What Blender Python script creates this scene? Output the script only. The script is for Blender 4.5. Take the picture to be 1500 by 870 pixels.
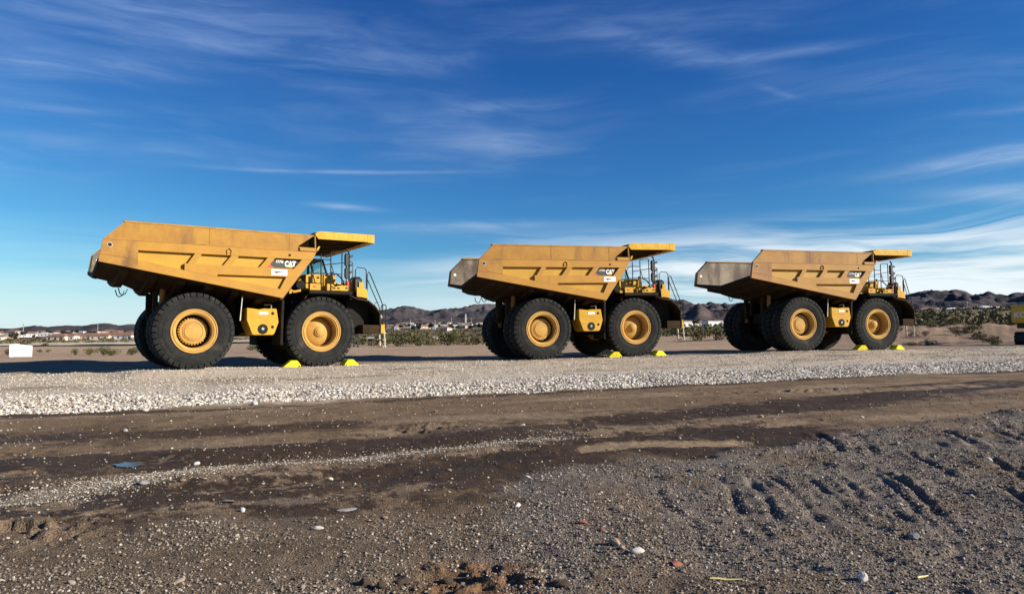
import bpy, bmesh, math, random
import numpy as np
from mathutils import Vector, Matrix

# ------------------------------------------------------------------ scene, camera, light
for o in list(bpy.data.objects): bpy.data.objects.remove(o, do_unlink=True)
scene = bpy.context.scene
COL = scene.collection
R = math.radians
CAM_H = 1.6
cam_d = bpy.data.cameras.new('camera'); cam = bpy.data.objects.new('camera', cam_d); COL.objects.link(cam)
cam_d.sensor_width = 36.0; cam_d.lens = 36.0*1055.65/1500.0
cam_d.clip_start = .05; cam_d.clip_end = 60000
cam.matrix_world = Matrix.Translation((0, 0, CAM_H)) @ Matrix.Rotation(R(90+3.585), 4, 'X') @ Matrix.Rotation(-.00607, 4, 'Z')
scene.camera = cam

SUN_AZ = R(-15.0)        # world angle from +X, towards the camera side
SUN_EL = R(23.0)
sd = bpy.data.lights.new('sun', 'SUN'); sun = bpy.data.objects.new('sun', sd); COL.objects.link(sun)
sd.energy = 5.0; sd.angle = R(.5); sd.color = (1.0, .93, .82)
sun_dir = Vector((math.cos(SUN_AZ)*math.cos(SUN_EL), math.sin(SUN_AZ)*math.cos(SUN_EL), math.sin(SUN_EL)))
sun.rotation_euler = sun_dir.to_track_quat('Z', 'Y').to_euler()
scene.view_settings.view_transform = 'Standard'; scene.view_settings.look = 'None'
scene.view_settings.exposure = .75; scene.view_settings.gamma = 1.0
scene.view_settings.use_curve_mapping = False

# ------------------------------------------------------------------ node helpers
class NT:
    def __init__(s, tree): s.t = tree; s.n = tree.nodes; s.l = tree.links
    def add(s, typ, **kw):
        nd = s.n.new(typ)
        for k, v in kw.items(): setattr(nd, k, v)
        return nd
    def put(s, sock, v):
        if isinstance(v, bpy.types.NodeSocket): s.l.new(v, sock)
        elif v is not None: sock.default_value = v
    def math(s, op, a, b=None, c=None, clamp=False):
        nd = s.add('ShaderNodeMath', operation=op, use_clamp=clamp)
        s.put(nd.inputs[0], a)
        if b is not None: s.put(nd.inputs[1], b)
        if c is not None: s.put(nd.inputs[2], c)
        return nd.outputs[0]
    def vmath(s, op, a, b=None):
        nd = s.add('ShaderNodeVectorMath', operation=op); s.put(nd.inputs[0], a)
        if b is not None: s.put(nd.inputs[1], b)
        return nd.outputs[0]
    def mix(s, f, a, b, blend='MIX'):
        nd = s.add('ShaderNodeMix', data_type='RGBA', blend_type=blend)
        s.put(nd.inputs[0], f); s.put(nd.inputs[6], a); s.put(nd.inputs[7], b)
        return nd.outputs[2]
    def noise(s, vec, scale, detail=4, rough=.55, dist=0.0):
        nd = s.add('ShaderNodeTexNoise'); s.put(nd.inputs['Vector'], vec)
        nd.inputs['Scale'].default_value = scale; nd.inputs['Detail'].default_value = detail
        nd.inputs['Roughness'].default_value = rough; nd.inputs['Distortion'].default_value = dist
        return nd.outputs[0]
    def ramp(s, f, stops, interp='LINEAR'):
        nd = s.add('ShaderNodeValToRGB'); s.put(nd.inputs[0], f); cr = nd.color_ramp; cr.interpolation = interp
        while len(cr.elements) < len(stops): cr.elements.new(.5)
        for e, (p, c) in zip(cr.elements, stops):
            e.position = p; e.color = c if len(c) == 4 else (*c, 1)
        return nd.outputs[0]
    def xyz(s, x, y, z):
        nd = s.add('ShaderNodeCombineXYZ'); s.put(nd.inputs[0], x); s.put(nd.inputs[1], y); s.put(nd.inputs[2], z); return nd.outputs[0]
    def maprange(s, v, a, b, c=0., d=1., smooth=True):
        nd = s.add('ShaderNodeMapRange', interpolation_type='SMOOTHSTEP' if smooth else 'LINEAR')
        s.put(nd.inputs[0], v)
        for i, k in enumerate((a, b, c, d)): nd.inputs[1+i].default_value = k
        return nd.outputs[0]
def g3(v): return (v, v, v, 1)

# ------------------------------------------------------------------ world: sky with cirrus
world = bpy.data.worlds.new('World'); scene.world = world; world.use_nodes = True
def build_world():
    w = NT(world.node_tree); w.n.clear()
    sky = w.add('ShaderNodeTexSky', sky_type='NISHITA'); sky.sun_disc = False
    sky.sun_elevation = SUN_EL; sky.sun_rotation = R(90) - SUN_AZ
    sky.altitude = 150; sky.air_density = 1.0; sky.dust_density = .15; sky.ozone_density = 1.5
    co = w.add('ShaderNodeTexCoord').outputs['Generated']
    sp = w.add('ShaderNodeSeparateXYZ'); w.put(sp.inputs[0], co)
    x, y, z = sp.outputs
    az = w.math('ARCTAN2', x, y); el = w.math('ARCSINE', z)
    ae = w.xyz(az, el, 0.0)
    # dry desert air: a deeper blue than the standard atmosphere, paling to white at the horizon
    sc_ = w.add('ShaderNodeSeparateColor'); w.put(sc_.inputs[0], sky.outputs[0]); K = .0878; ch = []
    for i, (g_, p_) in enumerate(((1.10, 1.86), (1.42, 1.5), (1.42, 1.08))):
        ch.append(w.math('MULTIPLY', w.math('POWER', w.math('MULTIPLY', sc_.outputs[i], K), p_), g_/K))
    cc = w.add('ShaderNodeCombineColor')
    for i in range(3): w.put(cc.inputs[i], ch[i])
    base = cc.outputs[0]
    base = w.mix(w.maprange(el, .13, .0, 0., .75), base, (7.8, 9.3, 10.6, 1))
    # veil and streaks in azimuth/elevation; the whole sky round shares the same noise
    warp = w.noise(w.vmath('MULTIPLY', ae, (2.2, 5.0, 1)), 1.0, 3, .5)
    wv = w.vmath('ADD', ae, w.xyz(w.math('MULTIPLY', warp, .3), w.math('MULTIPLY', warp, .07), 0.0))
    n_st = w.noise(w.vmath('MULTIPLY', wv, (3.0, 26, 1)), 1.0, 7, .62, .6)
    n_big = w.noise(w.vmath('MULTIPLY', wv, (1.3, 5.5, 1)), 1.7, 4, .5)
    n_fine = w.noise(w.vmath('MULTIPLY', wv, (9, 60, 1)), 1.0, 5, .6, .4)
    veil = w.math('MULTIPLY', w.maprange(n_big, .42, .72), w.maprange(n_st, .35, .75))
    hi = w.math('MULTIPLY', veil, w.math('MULTIPLY', w.math('MULTIPLY', w.maprange(el, .10, .30), w.maprange(az, .0, .55, 1.0, .35)), .40))
    # low strata, thicker in the half of the sky to the right
    lowm = w.math('MULTIPLY', w.maprange(el, .175, .10), w.maprange(az, -.28, .30, .12, 1.0))
    n_low = w.noise(w.vmath('MULTIPLY', wv, (2.2, 34, 1)), 1.0, 6, .6, .5)
    low = w.math('MULTIPLY', lowm, w.maprange(n_low, .36, .62))
    low = w.math('MULTIPLY', low, .95)
    dens = w.math('ADD', hi, low)
    # separate wisps: centre az, el, half length, half thickness, tilt, strength
    for a0, e0, L, T, tilt, st in WISPS:
        da = w.math('SUBTRACT', az, a0); de = w.math('SUBTRACT', el, e0)
        c, s_ = math.cos(tilt), math.sin(tilt)
        u = w.math('ADD', w.math('MULTIPLY', da, c/L), w.math('MULTIPLY', de, s_/L))
        v = w.math('ADD', w.math('MULTIPLY', da, -s_/T), w.math('MULTIPLY', de, c/T))
        v = w.math('ADD', v, w.math('MULTIPLY', w.math('SUBTRACT', n_st, .5), 2.2))
        q = w.math('ADD', w.math('MULTIPLY', u, u), w.math('MULTIPLY', v, v))
        gss = w.math('EXPONENT', w.math('MULTIPLY', q, -1.0))
        tex = w.maprange(n_fine, .3, .72, .25, 1.0)
        dens = w.math('ADD', dens, w.math('MULTIPLY', w.math('MULTIPLY', gss, tex), st))
    dens = w.math('MINIMUM', dens, .92)
    cloudc = w.mix(w.maprange(el, .05, .38), (10.2, 11.2, 11.6, 1), (4.4, 6.2, 9.8, 1))
    outc = w.mix(dens, base, cloudc)
    bg = w.add('ShaderNodeBackground'); w.put(bg.inputs[0], outc); bg.inputs[1].default_value = SKY_STR
    ow = w.add('ShaderNodeOutputWorld'); w.l.new(bg.outputs[0], ow.inputs[0])
SKY_STR = .052
def sk(px, py): return ((px-750)/1056.0, (501-py)/1056.0*.97)
WISPS = []
for px, py, hl, ht, tilt, st in ((80, 160, 130, 16, .16, .34), (230, 140, 90, 14, .05, .20), (510, 251, 150, 2.6, .03, .30),
                                 (1010, 92, 120, 14, -.28, .22), (1130, 106, 110, 7, -.03, .26), (730, 152, 95, 10, .03, .20),
                                 (1400, 274, 110, 10, .06, .62), (1440, 222, 90, 5, -.06, .26), (690, 326, 130, 6, .02, .22),
                                 (510, 303, 42, 4, -.05, .34), (140, 202, 70, 5, .02, .20), (1130, 155, 26, 4, -.4, .22),
                                 (110, 20, 160, 24, .05, .26), (1440, 325, 100, 10, -.10, .5), (440, 75, 220, 30, .03, .16), (180, 70, 260, 42, .04, .26), (620, 185, 260, 34, .0, .14), (900, 50, 200, 30, -.05, .14), (1250, 375, 260, 9, .01, .42), (830, 395, 240, 10, .02, .42), (1380, 425, 240, 8, .0, .40), (200, 245, 160, 12, .02, .16)):
    a, e = sk(px, py); WISPS.append((a, e, hl/1056.0, ht/1056.0, tilt, st))
build_world()

# ------------------------------------------------------------------ materials
MATS = {}
def pbr(name, color, rough=.7, metal=0.0, var=.25, vscale=3.0, dark=None, bump=0.0, bscale=40.0, spec=None, coord='Object', streak=None, tint=False):
    m = bpy.data.materials.new(name); m.use_nodes = True; t = NT(m.node_tree); t.n.clear()
    b = t.add('ShaderNodeBsdfPrincipled'); o = t.add('ShaderNodeOutputMaterial'); t.l.new(b.outputs[0], o.inputs[0])
    co = t.add('ShaderNodeTexCoord').outputs[coord]
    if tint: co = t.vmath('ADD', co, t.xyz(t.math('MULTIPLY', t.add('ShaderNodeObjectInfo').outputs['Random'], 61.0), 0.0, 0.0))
    n1 = t.noise(co, vscale, 6, .62); n2 = t.noise(co, vscale*7.3, 4, .6)
    f = t.maprange(t.math('ADD', t.math('MULTIPLY', n1, .7), t.math('MULTIPLY', n2, .3)), .36, .64)
    c = (*color, 1); dk = (*(dark if dark else [k*(1-var) for k in color]), 1)
    col = t.mix(f, dk, c)
    if streak:
        scol, sc, lo, hi = streak
        n3 = t.noise(t.vmath('MULTIPLY', co, sc), 1.0, 5, .6)
        col = t.mix(t.maprange(n3, lo, hi, 0., .8), col, (*scol, 1))
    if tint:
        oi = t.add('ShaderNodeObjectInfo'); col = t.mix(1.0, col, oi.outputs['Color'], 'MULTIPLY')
    t.put(b.inputs['Base Color'], col)
    t.put(b.inputs['Roughness'], t.maprange(n2, .2, .8, max(.05, rough-.1), min(1, rough+.1)))
    b.inputs['Metallic'].default_value = metal
    if spec is not None: b.inputs['Specular IOR Level'].default_value = spec
    if bump:
        bp = t.add('ShaderNodeBump'); bp.inputs['Strength'].default_value = bump; bp.inputs['Distance'].default_value = .01
        t.put(bp.inputs['Height'], t.noise(co, bscale, 4, .6)); t.l.new(bp.outputs[0], b.inputs['Normal'])
    MATS[name] = m
    return m
pbr('bed_paint', (.455, .232, .034), .68, 0, .2, 1.1, dark=(.385, .190, .031), bump=.05, spec=.3, streak=((.27, .130, .03), (1.2, 1.2, .35), .60, .85), tint=True)
pbr('bed_upper', (.43, .220, .034), .70, 0, .2, .9, dark=(.32, .155, .030), bump=.06, spec=.3, streak=((.20, .096, .034), (1.7, 1.7, .35), .50, .76), tint=True)
pbr('bed_pocket', (.51, .285, .036), .66, 0, .15, 1.4, bump=.04, spec=.3, streak=((.36, .19, .035), (1.2, 1.2, .5), .62, .9), tint=True)
pbr('bed_rear', (.42, .215, .042), .70, 0, .25, 1.3, dark=(.32, .155, .036), spec=.3, streak=((.10, .056, .026), (1.3, 1.3, .8), .47, .72), tint=True)
pbr('steel_worn', (.26, .205, .14), .6, .15, .35, 1.0, dark=(.12, .085, .055), streak=((.055, .032, .02), (1.6, 1.6, .35), .47, .62))
pbr('underbody', (.048, .030, .014), .9, 0, .4, 1.5, spec=.15)  # dirty dark brown, with shade below bed, canopy and fenders in the colour
pbr('chassis', (.020, .016, .012), .85, 0, .4, 2.5, spec=.2)  # dark steel, made darker so the colour deepens shade under the trucks
pbr('cat_yellow', (.60, .335, .018), .55, 0, .12, 2.0, dark=(.48, .25, .018), spec=.3, streak=((.30, .19, .07), (2.4, 2.4, 1.2), .55, .80))
pbr('canopy_yellow', (.64, .37, .014), .55, 0, .15, 2.5, dark=(.48, .25, .014), spec=.3, streak=((.30, .16, .05), (2.5, 2.5, 2.5), .62, .8))
pbr('rim_paint', (.52, .30, .070), .68, 0, .18, 3.0, dark=(.41, .225, .055), spec=.3, streak=((.25, .12, .05), (3, 3, 3), .6, .85))
pbr('rubber', (.023, .023, .021), .9, 0, .3, 4.0, dark=(.012, .012, .011), bump=.1, bscale=30, spec=.25, streak=((.070, .060, .046), (1.6, 1.6, 1.6), .50, .78))
pbr('rubber_dust', (.036, .035, .032), .82, 0, .3, 3.0, dark=(.02, .02, .02), bump=.1, bscale=30, streak=((.075, .066, .054), (2, 2, 2), .55, .85))
pbr('black_metal', (.018, .018, .018), .5, 0, .3, 5.0)
pbr('grey_metal', (.42, .41, .38), .45, .5, .25, 5.0)
pbr('pale_metal', (.62, .56, .44), .55, .1, .25, 5.0)
pbr('white_vinyl', (.82, .80, .72), .5, 0, .08, 6.0)
pbr('black_vinyl', (.045, .046, .042), .4, 0, .2, 6.0)
pbr('red_vinyl', (.62, .06, .04), .45, 0, .15, 6.0)
pbr('letter_white', (.85, .82, .68), .5, 0, .06, 8.0)
pbr('letter_yellow', (.85, .58, .02), .5, 0, .06, 8.0)
pbr('hole_dark', (.012, .010, .008), .9, 0, .2, 5.0)
pbr('brown_ink', (.14, .06, .035), .6, 0, .3, 10.0)
pbr('chock_yellow', (.76, .64, .008), .7, 0, .12, 5.0, dark=(.62, .49, .012), spec=.25, streak=((.30, .24, .10), (4, 4, 4), .56, .72))
pbr('sign_white', (.86, .87, .88), .5, 0, .04, 3.0)
pbr('ink_grey', (.20, .21, .23), .6, 0, .2, 5.0)
pbr('ink_navy', (.015, .02, .035), .6, 0, .2, 5.0)
pbr('dig_yellow', (.62, .38, .03), .45, 0, .15, 1.5)
pbr('track_steel', (.03, .028, .025), .6, .3, .4, 3.0)
pbr('rock_white', (.62, .58, .52), .9, 0, .3, 9.0, bump=.5, bscale=40)
pbr('rock_grey', (.28, .26, .25), .9, 0, .35, 9.0, bump=.5, bscale=40)
pbr('rock_tan', (.36, .27, .19), .9, 0, .35, 9.0, bump=.5, bscale=40)
pbr('rock_red', (.34, .12, .08), .9, 0, .35, 9.0, bump=.5, bscale=40)
pbr('clod', (.085, .052, .034), .95, 0, .4, 12.0, bump=.8, bscale=40)
pbr('straw_col', (.62, .50, .20), .8, 0, .2, 20.0)
pbr('leaf_olive', (.115, .110, .026), .8, 0, .5, .9, dark=(.060, .062, .016), coord='Object')
pbr('leaf_dry', (.18, .13, .05), .85, 0, .5, .7, dark=(.062, .050, .020))
pbr('leaf_dark', (.035, .042, .018), .85, 0, .5, .05, dark=(.016, .020, .010))
pbr('wood_stem', (.075, .055, .038), .9, 0, .3, 5.0)
pbr('asphalt', (.036, .036, .040), .9, 0, .2, .3)
pbr('concrete', (.52, .49, .42), .85, 0, .15, .5)
pbr('stucco_cream', (.66, .56, .42), .9, 0, .12, .3)
pbr('stucco_white', (.80, .78, .72), .9, 0, .08, .3)
pbr('stucco_tan', (.44, .32, .22), .9, 0, .15, .3)
pbr('roof_clay', (.26, .135, .09), .9, 0, .25, .4)
pbr('roof_grey', (.26, .23, .21), .9, 0, .25, .4)
pbr('roof_white', (.80, .79, .76), .8, 0, .1, .4)
pbr('house_glass', (.03, .035, .045), .15, 0, .2, 1.0)
pbr('pole_grey', (.36, .34, .32), .7, .2, .2, 1.0)
def glass_mat():
    m = bpy.data.materials.new('cab_glass'); m.use_nodes = True; b = m.node_tree.nodes['Principled BSDF']
    b.inputs['Base Color'].default_value = (.62, .82, .82, 1); b.inputs['Roughness'].default_value = .03
    b.inputs['Transmission Weight'].default_value = .92; b.inputs['IOR'].default_value = 1.1
    MATS['cab_glass'] = m
glass_mat()
def water_mat():
    m = bpy.data.materials.new('puddle_water'); m.use_nodes = True; t = NT(m.node_tree); b = m.node_tree.nodes['Principled BSDF']
    b.inputs['Base Color'].default_value = (.06, .05, .04, 1); b.inputs['Roughness'].default_value = .16; b.inputs['IOR'].default_value = 1.33
    MATS['puddle_water'] = m
water_mat()

# ------------------------------------------------------------------ mesh helpers
class MB:
    def __init__(s): s.v = []; s.f = []; s.sm = []
    def _add(s, vs, fs, smooth=False):
        o = len(s.v); s.v += [tuple(p) for p in vs]
        s.f += [tuple(i+o for i in f) for f in fs]; s.sm += [smooth]*len(fs)
        return s
    def box(s, x0, x1, y0, y1, z0, z1):
        return s._add([(x0,y0,z0),(x1,y0,z0),(x1,y1,z0),(x0,y1,z0),(x0,y0,z1),(x1,y0,z1),(x1,y1,z1),(x0,y1,z1)],
                      [(0,3,2,1),(4,5,6,7),(0,1,5,4),(1,2,6,5),(2,3,7,6),(3,0,4,7)])
    def prism(s, poly, y0, y1):
        """polygon in (x,z), extruded along y"""
        n = len(poly); ya, yb = min(y0, y1), max(y0, y1)
        a = sum(poly[i][0]*poly[(i+1)%n][1]-poly[(i+1)%n][0]*poly[i][1] for i in range(n))
        if a < 0: poly = poly[::-1]
        vs = [(x, ya, z) for x, z in poly]+[(x, yb, z) for x, z in poly]
        fs = [tuple(range(n)), tuple(range(2*n-1, n-1, -1))]
        fs += [(i, i+n, (i+1)%n+n, (i+1)%n) for i in range(n)]
        return s._add(vs, fs)
    def hull8(s, a, b):
        """two quads (lists of 4 points) joined into a solid"""
        return s._add(list(a)+list(b), [(0,3,2,1),(4,5,6,7),(0,1,5,4),(1,2,6,5),(2,3,7,6),(3,0,4,7)])
    def tube(s, pts, r, n=6, caps=True):
        P = [Vector(p) for p in pts]; vs = []; fs = []
        for i, p in enumerate(P):
            d = ((P[min(i+1, len(P)-1)]-p).normalized()+(p-P[max(i-1, 0)]).normalized())
            d = d.normalized() if d.length > 1e-6 else Vector((0,0,1))
            ref = Vector((0,0,1)) if abs(d.z) < .9 else Vector((1,0,0))
            u = d.cross(ref).normalized(); w = d.cross(u)
            rr = r[i] if isinstance(r, (list, tuple)) else r
            vs += [p+u*rr*math.cos(2*math.pi*k/n)+w*rr*math.sin(2*math.pi*k/n) for k in range(n)]
        for i in range(len(P)-1):
            fs += [(i*n+k, i*n+(k+1)%n, (i+1)*n+(k+1)%n, (i+1)*n+k) for k in range(n)]
        if caps: fs += [tuple(range(n-1, -1, -1)), tuple(range((len(P)-1)*n, len(P)*n))]
        return s._add(vs, fs, True)
    def lathe(s, prof, n=48, c=(0,0,0), smooth=True, close=False):
        """profile of (r, y) spun about the y axis through c"""
        vs = []; fs = []; m = len(prof)
        for k in range(n):
            a = 2*math.pi*k/n
            vs += [(c[0]+r*math.cos(a), c[1]+y, c[2]+r*math.sin(a)) for r, y in prof]
        for k in range(n):
            for i in range(m if close else m-1):
                j = (i+1) % m
                fs.append((k*m+i, ((k+1)%n)*m+i, ((k+1)%n)*m+j, k*m+j))
        return s._add(vs, fs, smooth)
    def disc(s, c, r, y, n=24, ny=-1):
        vs = [(c[0]+r*math.cos(2*math.pi*k/n), y, c[1]+r*math.sin(2*math.pi*k/n)) for k in range(n)]
        return s._add(vs, [tuple(range(n))])
    def mesh(s, name):
        me = bpy.data.meshes.new(name); me.from_pydata(s.v, [], s.f)
        me.polygons.foreach_set('use_smooth', s.sm); me.update()
        if any(s.sm): me.set_sharp_from_angle(angle=R(32))
        bm = bmesh.new(); bm.from_mesh(me); bmesh.ops.recalc_face_normals(bm, faces=bm.faces); bm.to_mesh(me); bm.free()
        return me
    def build(s, name, mat, parent=None, bevel=0.0):
        me = s.mesh(name)
        if bevel:
            bm = bmesh.new(); bm.from_mesh(me)
            bmesh.ops.bevel(bm, geom=[e for e in bm.edges if len(e.link_faces) == 2 and e.calc_face_angle() > .5], offset=bevel, segments=1, affect='EDGES', clamp_overlap=True)
            bm.to_mesh(me); bm.free()
        return mkobj(name, me, mat, parent)
def mkobj(name, me, mat, parent=None):
    o = bpy.data.objects.new(name, me); COL.objects.link(o)
    if mat and not me.materials: me.materials.append(MATS[mat] if isinstance(mat, str) else mat)
    if parent: o.parent = parent
    return o
def tag(o, label=None, cat=None, group=None, kind=None):
    if label: o['label'] = label
    if cat: o['category'] = cat
    if group: o['group'] = group
    if kind: o['kind'] = kind
    return o
def empty(name, loc=(0,0,0), rz=0.0):
    o = bpy.data.objects.new(name, None); COL.objects.link(o); o.location = loc; o.rotation_euler = (0, 0, rz)
    o.empty_display_size = .2
    return o
CHILD = {}
def copy_tree(o, parent=None):
    c = o.copy(); COL.objects.link(c); c.parent = parent
    for ch in list(o.children): copy_tree(ch, c)
    return c
def text_mesh(body, size, extrude=.002, offset=0.0, shear=0.0, sx=1.0):
    cu = bpy.data.curves.new('lettering', 'FONT'); cu.body = body; cu.size = size; cu.extrude = extrude; cu.offset = offset
    cu.shear = shear; cu.align_x = 'CENTER'; cu.align_y = 'CENTER'; cu.resolution_u = 3
    t = bpy.data.objects.new('lettering', cu); COL.objects.link(t)
    dg = bpy.context.evaluated_depsgraph_get(); dg.update()
    me = bpy.data.meshes.new_from_object(t.evaluated_get(dg))
    bpy.data.objects.remove(t, do_unlink=True); bpy.data.curves.remove(cu)
    # stand it up: text x -> x, text y -> z, facing -y
    me.transform(Matrix.Rotation(R(90), 4, 'X') @ Matrix.Diagonal((sx, 1, 1, 1)))
    me.materials.clear()
    return me

# ------------------------------------------------------------------ noise in numpy
def _h(ix, iy, sd):
    n = (ix.astype(np.int64)*374761393 + iy.astype(np.int64)*668265263 + sd*1274126177) & 0xffffffff
    n = ((n ^ (n >> 13))*1274126177) & 0xffffffff
    return ((n ^ (n >> 16)) & 0xffff)/65535.0
def vn(x, y, sd=0):
    ix = np.floor(x); iy = np.floor(y); fx = x-ix; fy = y-iy
    fx = fx*fx*fx*(fx*(fx*6-15)+10); fy = fy*fy*fy*(fy*(fy*6-15)+10)
    ix = ix.astype(np.int64); iy = iy.astype(np.int64)
    a = _h(ix, iy, sd); b = _h(ix+1, iy, sd); c = _h(ix, iy+1, sd); d = _h(ix+1, iy+1, sd)
    return a+(b-a)*fx+(c-a)*fy+(a-b-c+d)*fx*fy
def fbm(x, y, sd=0, oct=4, gain=.5):
    t = 0; amp = 1.; tot = 0.
    for k in range(oct):
        t = t+amp*vn(x, y, sd+k*17); tot += amp; amp *= gain
        x, y = x*1.93*.8-y*1.93*.6+13.7, x*1.93*.6+y*1.93*.8+5.1
    return t/tot
def ss(x, a, b):
    t = np.clip((x-a)/(b-a), 0, 1); return t*t*(3-2*t)
def pdist(x, y, line, margin=3.0):
    """distance to a polyline, the signed side, and the fraction along it; points well clear of it are skipped"""
    lx = [p[0] for p in line]; ly = [p[1] for p in line]; n = len(line)-1
    m = (x > min(lx)-margin)&(x < max(lx)+margin)&(y > min(ly)-margin)&(y < max(ly)+margin)
    best = np.full(x.shape, 99.); sd = np.full(x.shape, -1.); fr = np.zeros(x.shape)
    if not m.any(): return best, sd, fr
    px, py = x[m], y[m]; b = np.full(px.shape, 1e9); s_ = np.zeros(px.shape); f_ = np.zeros(px.shape)
    for i in range(n):
        ax, ay = line[i]; bx, by = line[i+1]; dx, dy = bx-ax, by-ay; L2 = dx*dx+dy*dy
        t = np.clip(((px-ax)*dx+(py-ay)*dy)/L2, 0, 1)
        d = np.hypot(px-ax-t*dx, py-ay-t*dy); k = d < b
        b = np.where(k, d, b); s_ = np.where(k, np.sign((px-ax)*dy-(py-ay)*dx), s_); f_ = np.where(k, (i+t)/n, f_)
    best[m] = b; sd[m] = s_; fr[m] = f_
    return best, sd, fr

# ------------------------------------------------------------------ the lie of the land
TH = R(19.9); CT, ST = math.cos(TH), math.sin(TH)
TRUCKS = [(-8.672, 29.727, .714, 33.656, .02), (4.899, 35.224, .905, 17.942, 1.0), (18.181, 39.439, 1.075, 14.915, .15)]
GREY_EDGE = [(-.30, 3.0), (-.23, 4.66), (-.14, 5.71), (-.23, 6.81), (.06, 8.06), (.67, 9.07), (2.27, 9.77), (3.5, 10.72), (5.55, 11.87), (7.98, 13.52), (10.64, 15.12), (16, 18.4), (26, 24)]
RUTS = [([(2.95,8.9),(2.83,8.01),(2.76,7.16),(2.61,6.26),(2.45,5.3)], .060, .040), ([(3.2,8.1),(3.11,7.36),(3.02,6.7),(2.9,6.0)], .045, .034),
        ([(4.2,8.7),(4.05,7.76),(3.91,7.06),(3.6,6.11),(3.3,5.3)], .055, .046), ([(4.03,8.2),(3.69,6.96),(3.39,5.86),(3.2,5.2)], .050, .032),
        ([(3.38,6.75),(3.33,6.36),(3.31,6.05)], .050, .046), ([(5.3,9.9),(5.17,9.46),(4.99,8.76),(4.70,7.8),(4.4,7.0)], .060, .042),
        ([(4.93,7.46),(4.69,6.86),(4.5,6.2),(4.3,5.7)], .060, .040), ([(4.9,12.1),(4.81,11.32),(4.55,10.26),(4.3,9.5)], .085, .050),
        ([(5.45,12.0),(5.16,10.86),(4.96,10.11),(4.7,9.4)], .085, .052), ([(7.1,12.7),(6.7,11.2),(6.4,10.2),(6.1,9.4)], .09, .05), ([(2.35,8.0),(2.1,6.9),(2.0,5.9),(1.9,5.2)], .055, .026),
        ([(6.0,9.9),(5.75,8.8),(5.5,8.0),(5.2,7.3)], .07, .046), ([(1.55,8.2),(1.45,7.1),(1.5,6.2),(1.4,5.3)], .07, .020), ([(2.6,8.5),(2.5,7.4),(2.3,6.4),(2.2,5.7)], .05, .026),
        ([(6.4,9.6),(5.9,8.3),(5.5,7.4),(5.2,6.9)], .06, .036), ([(3.6,9.1),(3.5,8.1),(3.42,7.4),(3.2,6.6)], .05, .030), ([(8.6,13.0),(8.0,11.6),(7.5,10.6)], .09, .05), ([(7.6,11.6),(7.2,10.4),(6.8,9.5)], .08, .045)]
PUDDLE = [(-5.50,9.92),(-5.42,10.16),(-5.18,10.14),(-4.93,9.80),(-5.08,9.67),(-5.3,9.74)]
PUD_Z = None
def sD(x, y): return x*CT+y*ST, -x*ST+y*CT
_RT = np.log(np.array([30., 62, 80, 150, 175, 300, 800, 1500, 3000, 6000, 40000]))
_AT = np.array([-.62, -.10, .28, .56])
_ZT = np.array([[.65, .65, .65, .70, 1.28, 1.45, 5, 22, 45, 60, 100],
                [.75, .90, 1.1, 1.9, 2.2, 4, 14, 35, 75, 100, 140],
                [1.0, 1.3, 1.9, 3.2, 3.6, 6, 16, 35, 70, 100, 140],
                [1.15, 1.30, 2.5, 5.0, 5.6, 10, 27, 48, 95, 120, 160]])
def far_z(x, y):
    r = np.hypot(x, y); az = np.clip(np.arctan2(x, np.maximum(np.abs(y)*.0+y, -1e9)), -3.2, 3.2)
    az = np.where(az > 1.8, .56-(az-1.8)*.4, az); az = np.clip(az, -.62, .56)
    lr = np.clip(np.log(np.maximum(r, 1.)), _RT[0], _RT[-1])
    cols = np.stack([np.interp(lr, _RT, _ZT[k]) for k in range(4)])
    k = np.clip(np.searchsorted(_AT, az)-1, 0, 2); t = (az-_AT[k])/(_AT[k+1]-_AT[k]); t = t*t*(3-2*t)
    idx = np.indices(az.shape)
    a = np.take_along_axis(cols, k[None], 0)[0]; b = np.take_along_axis(cols, (k+1)[None], 0)[0]
    return a+(b-a)*t
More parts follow.
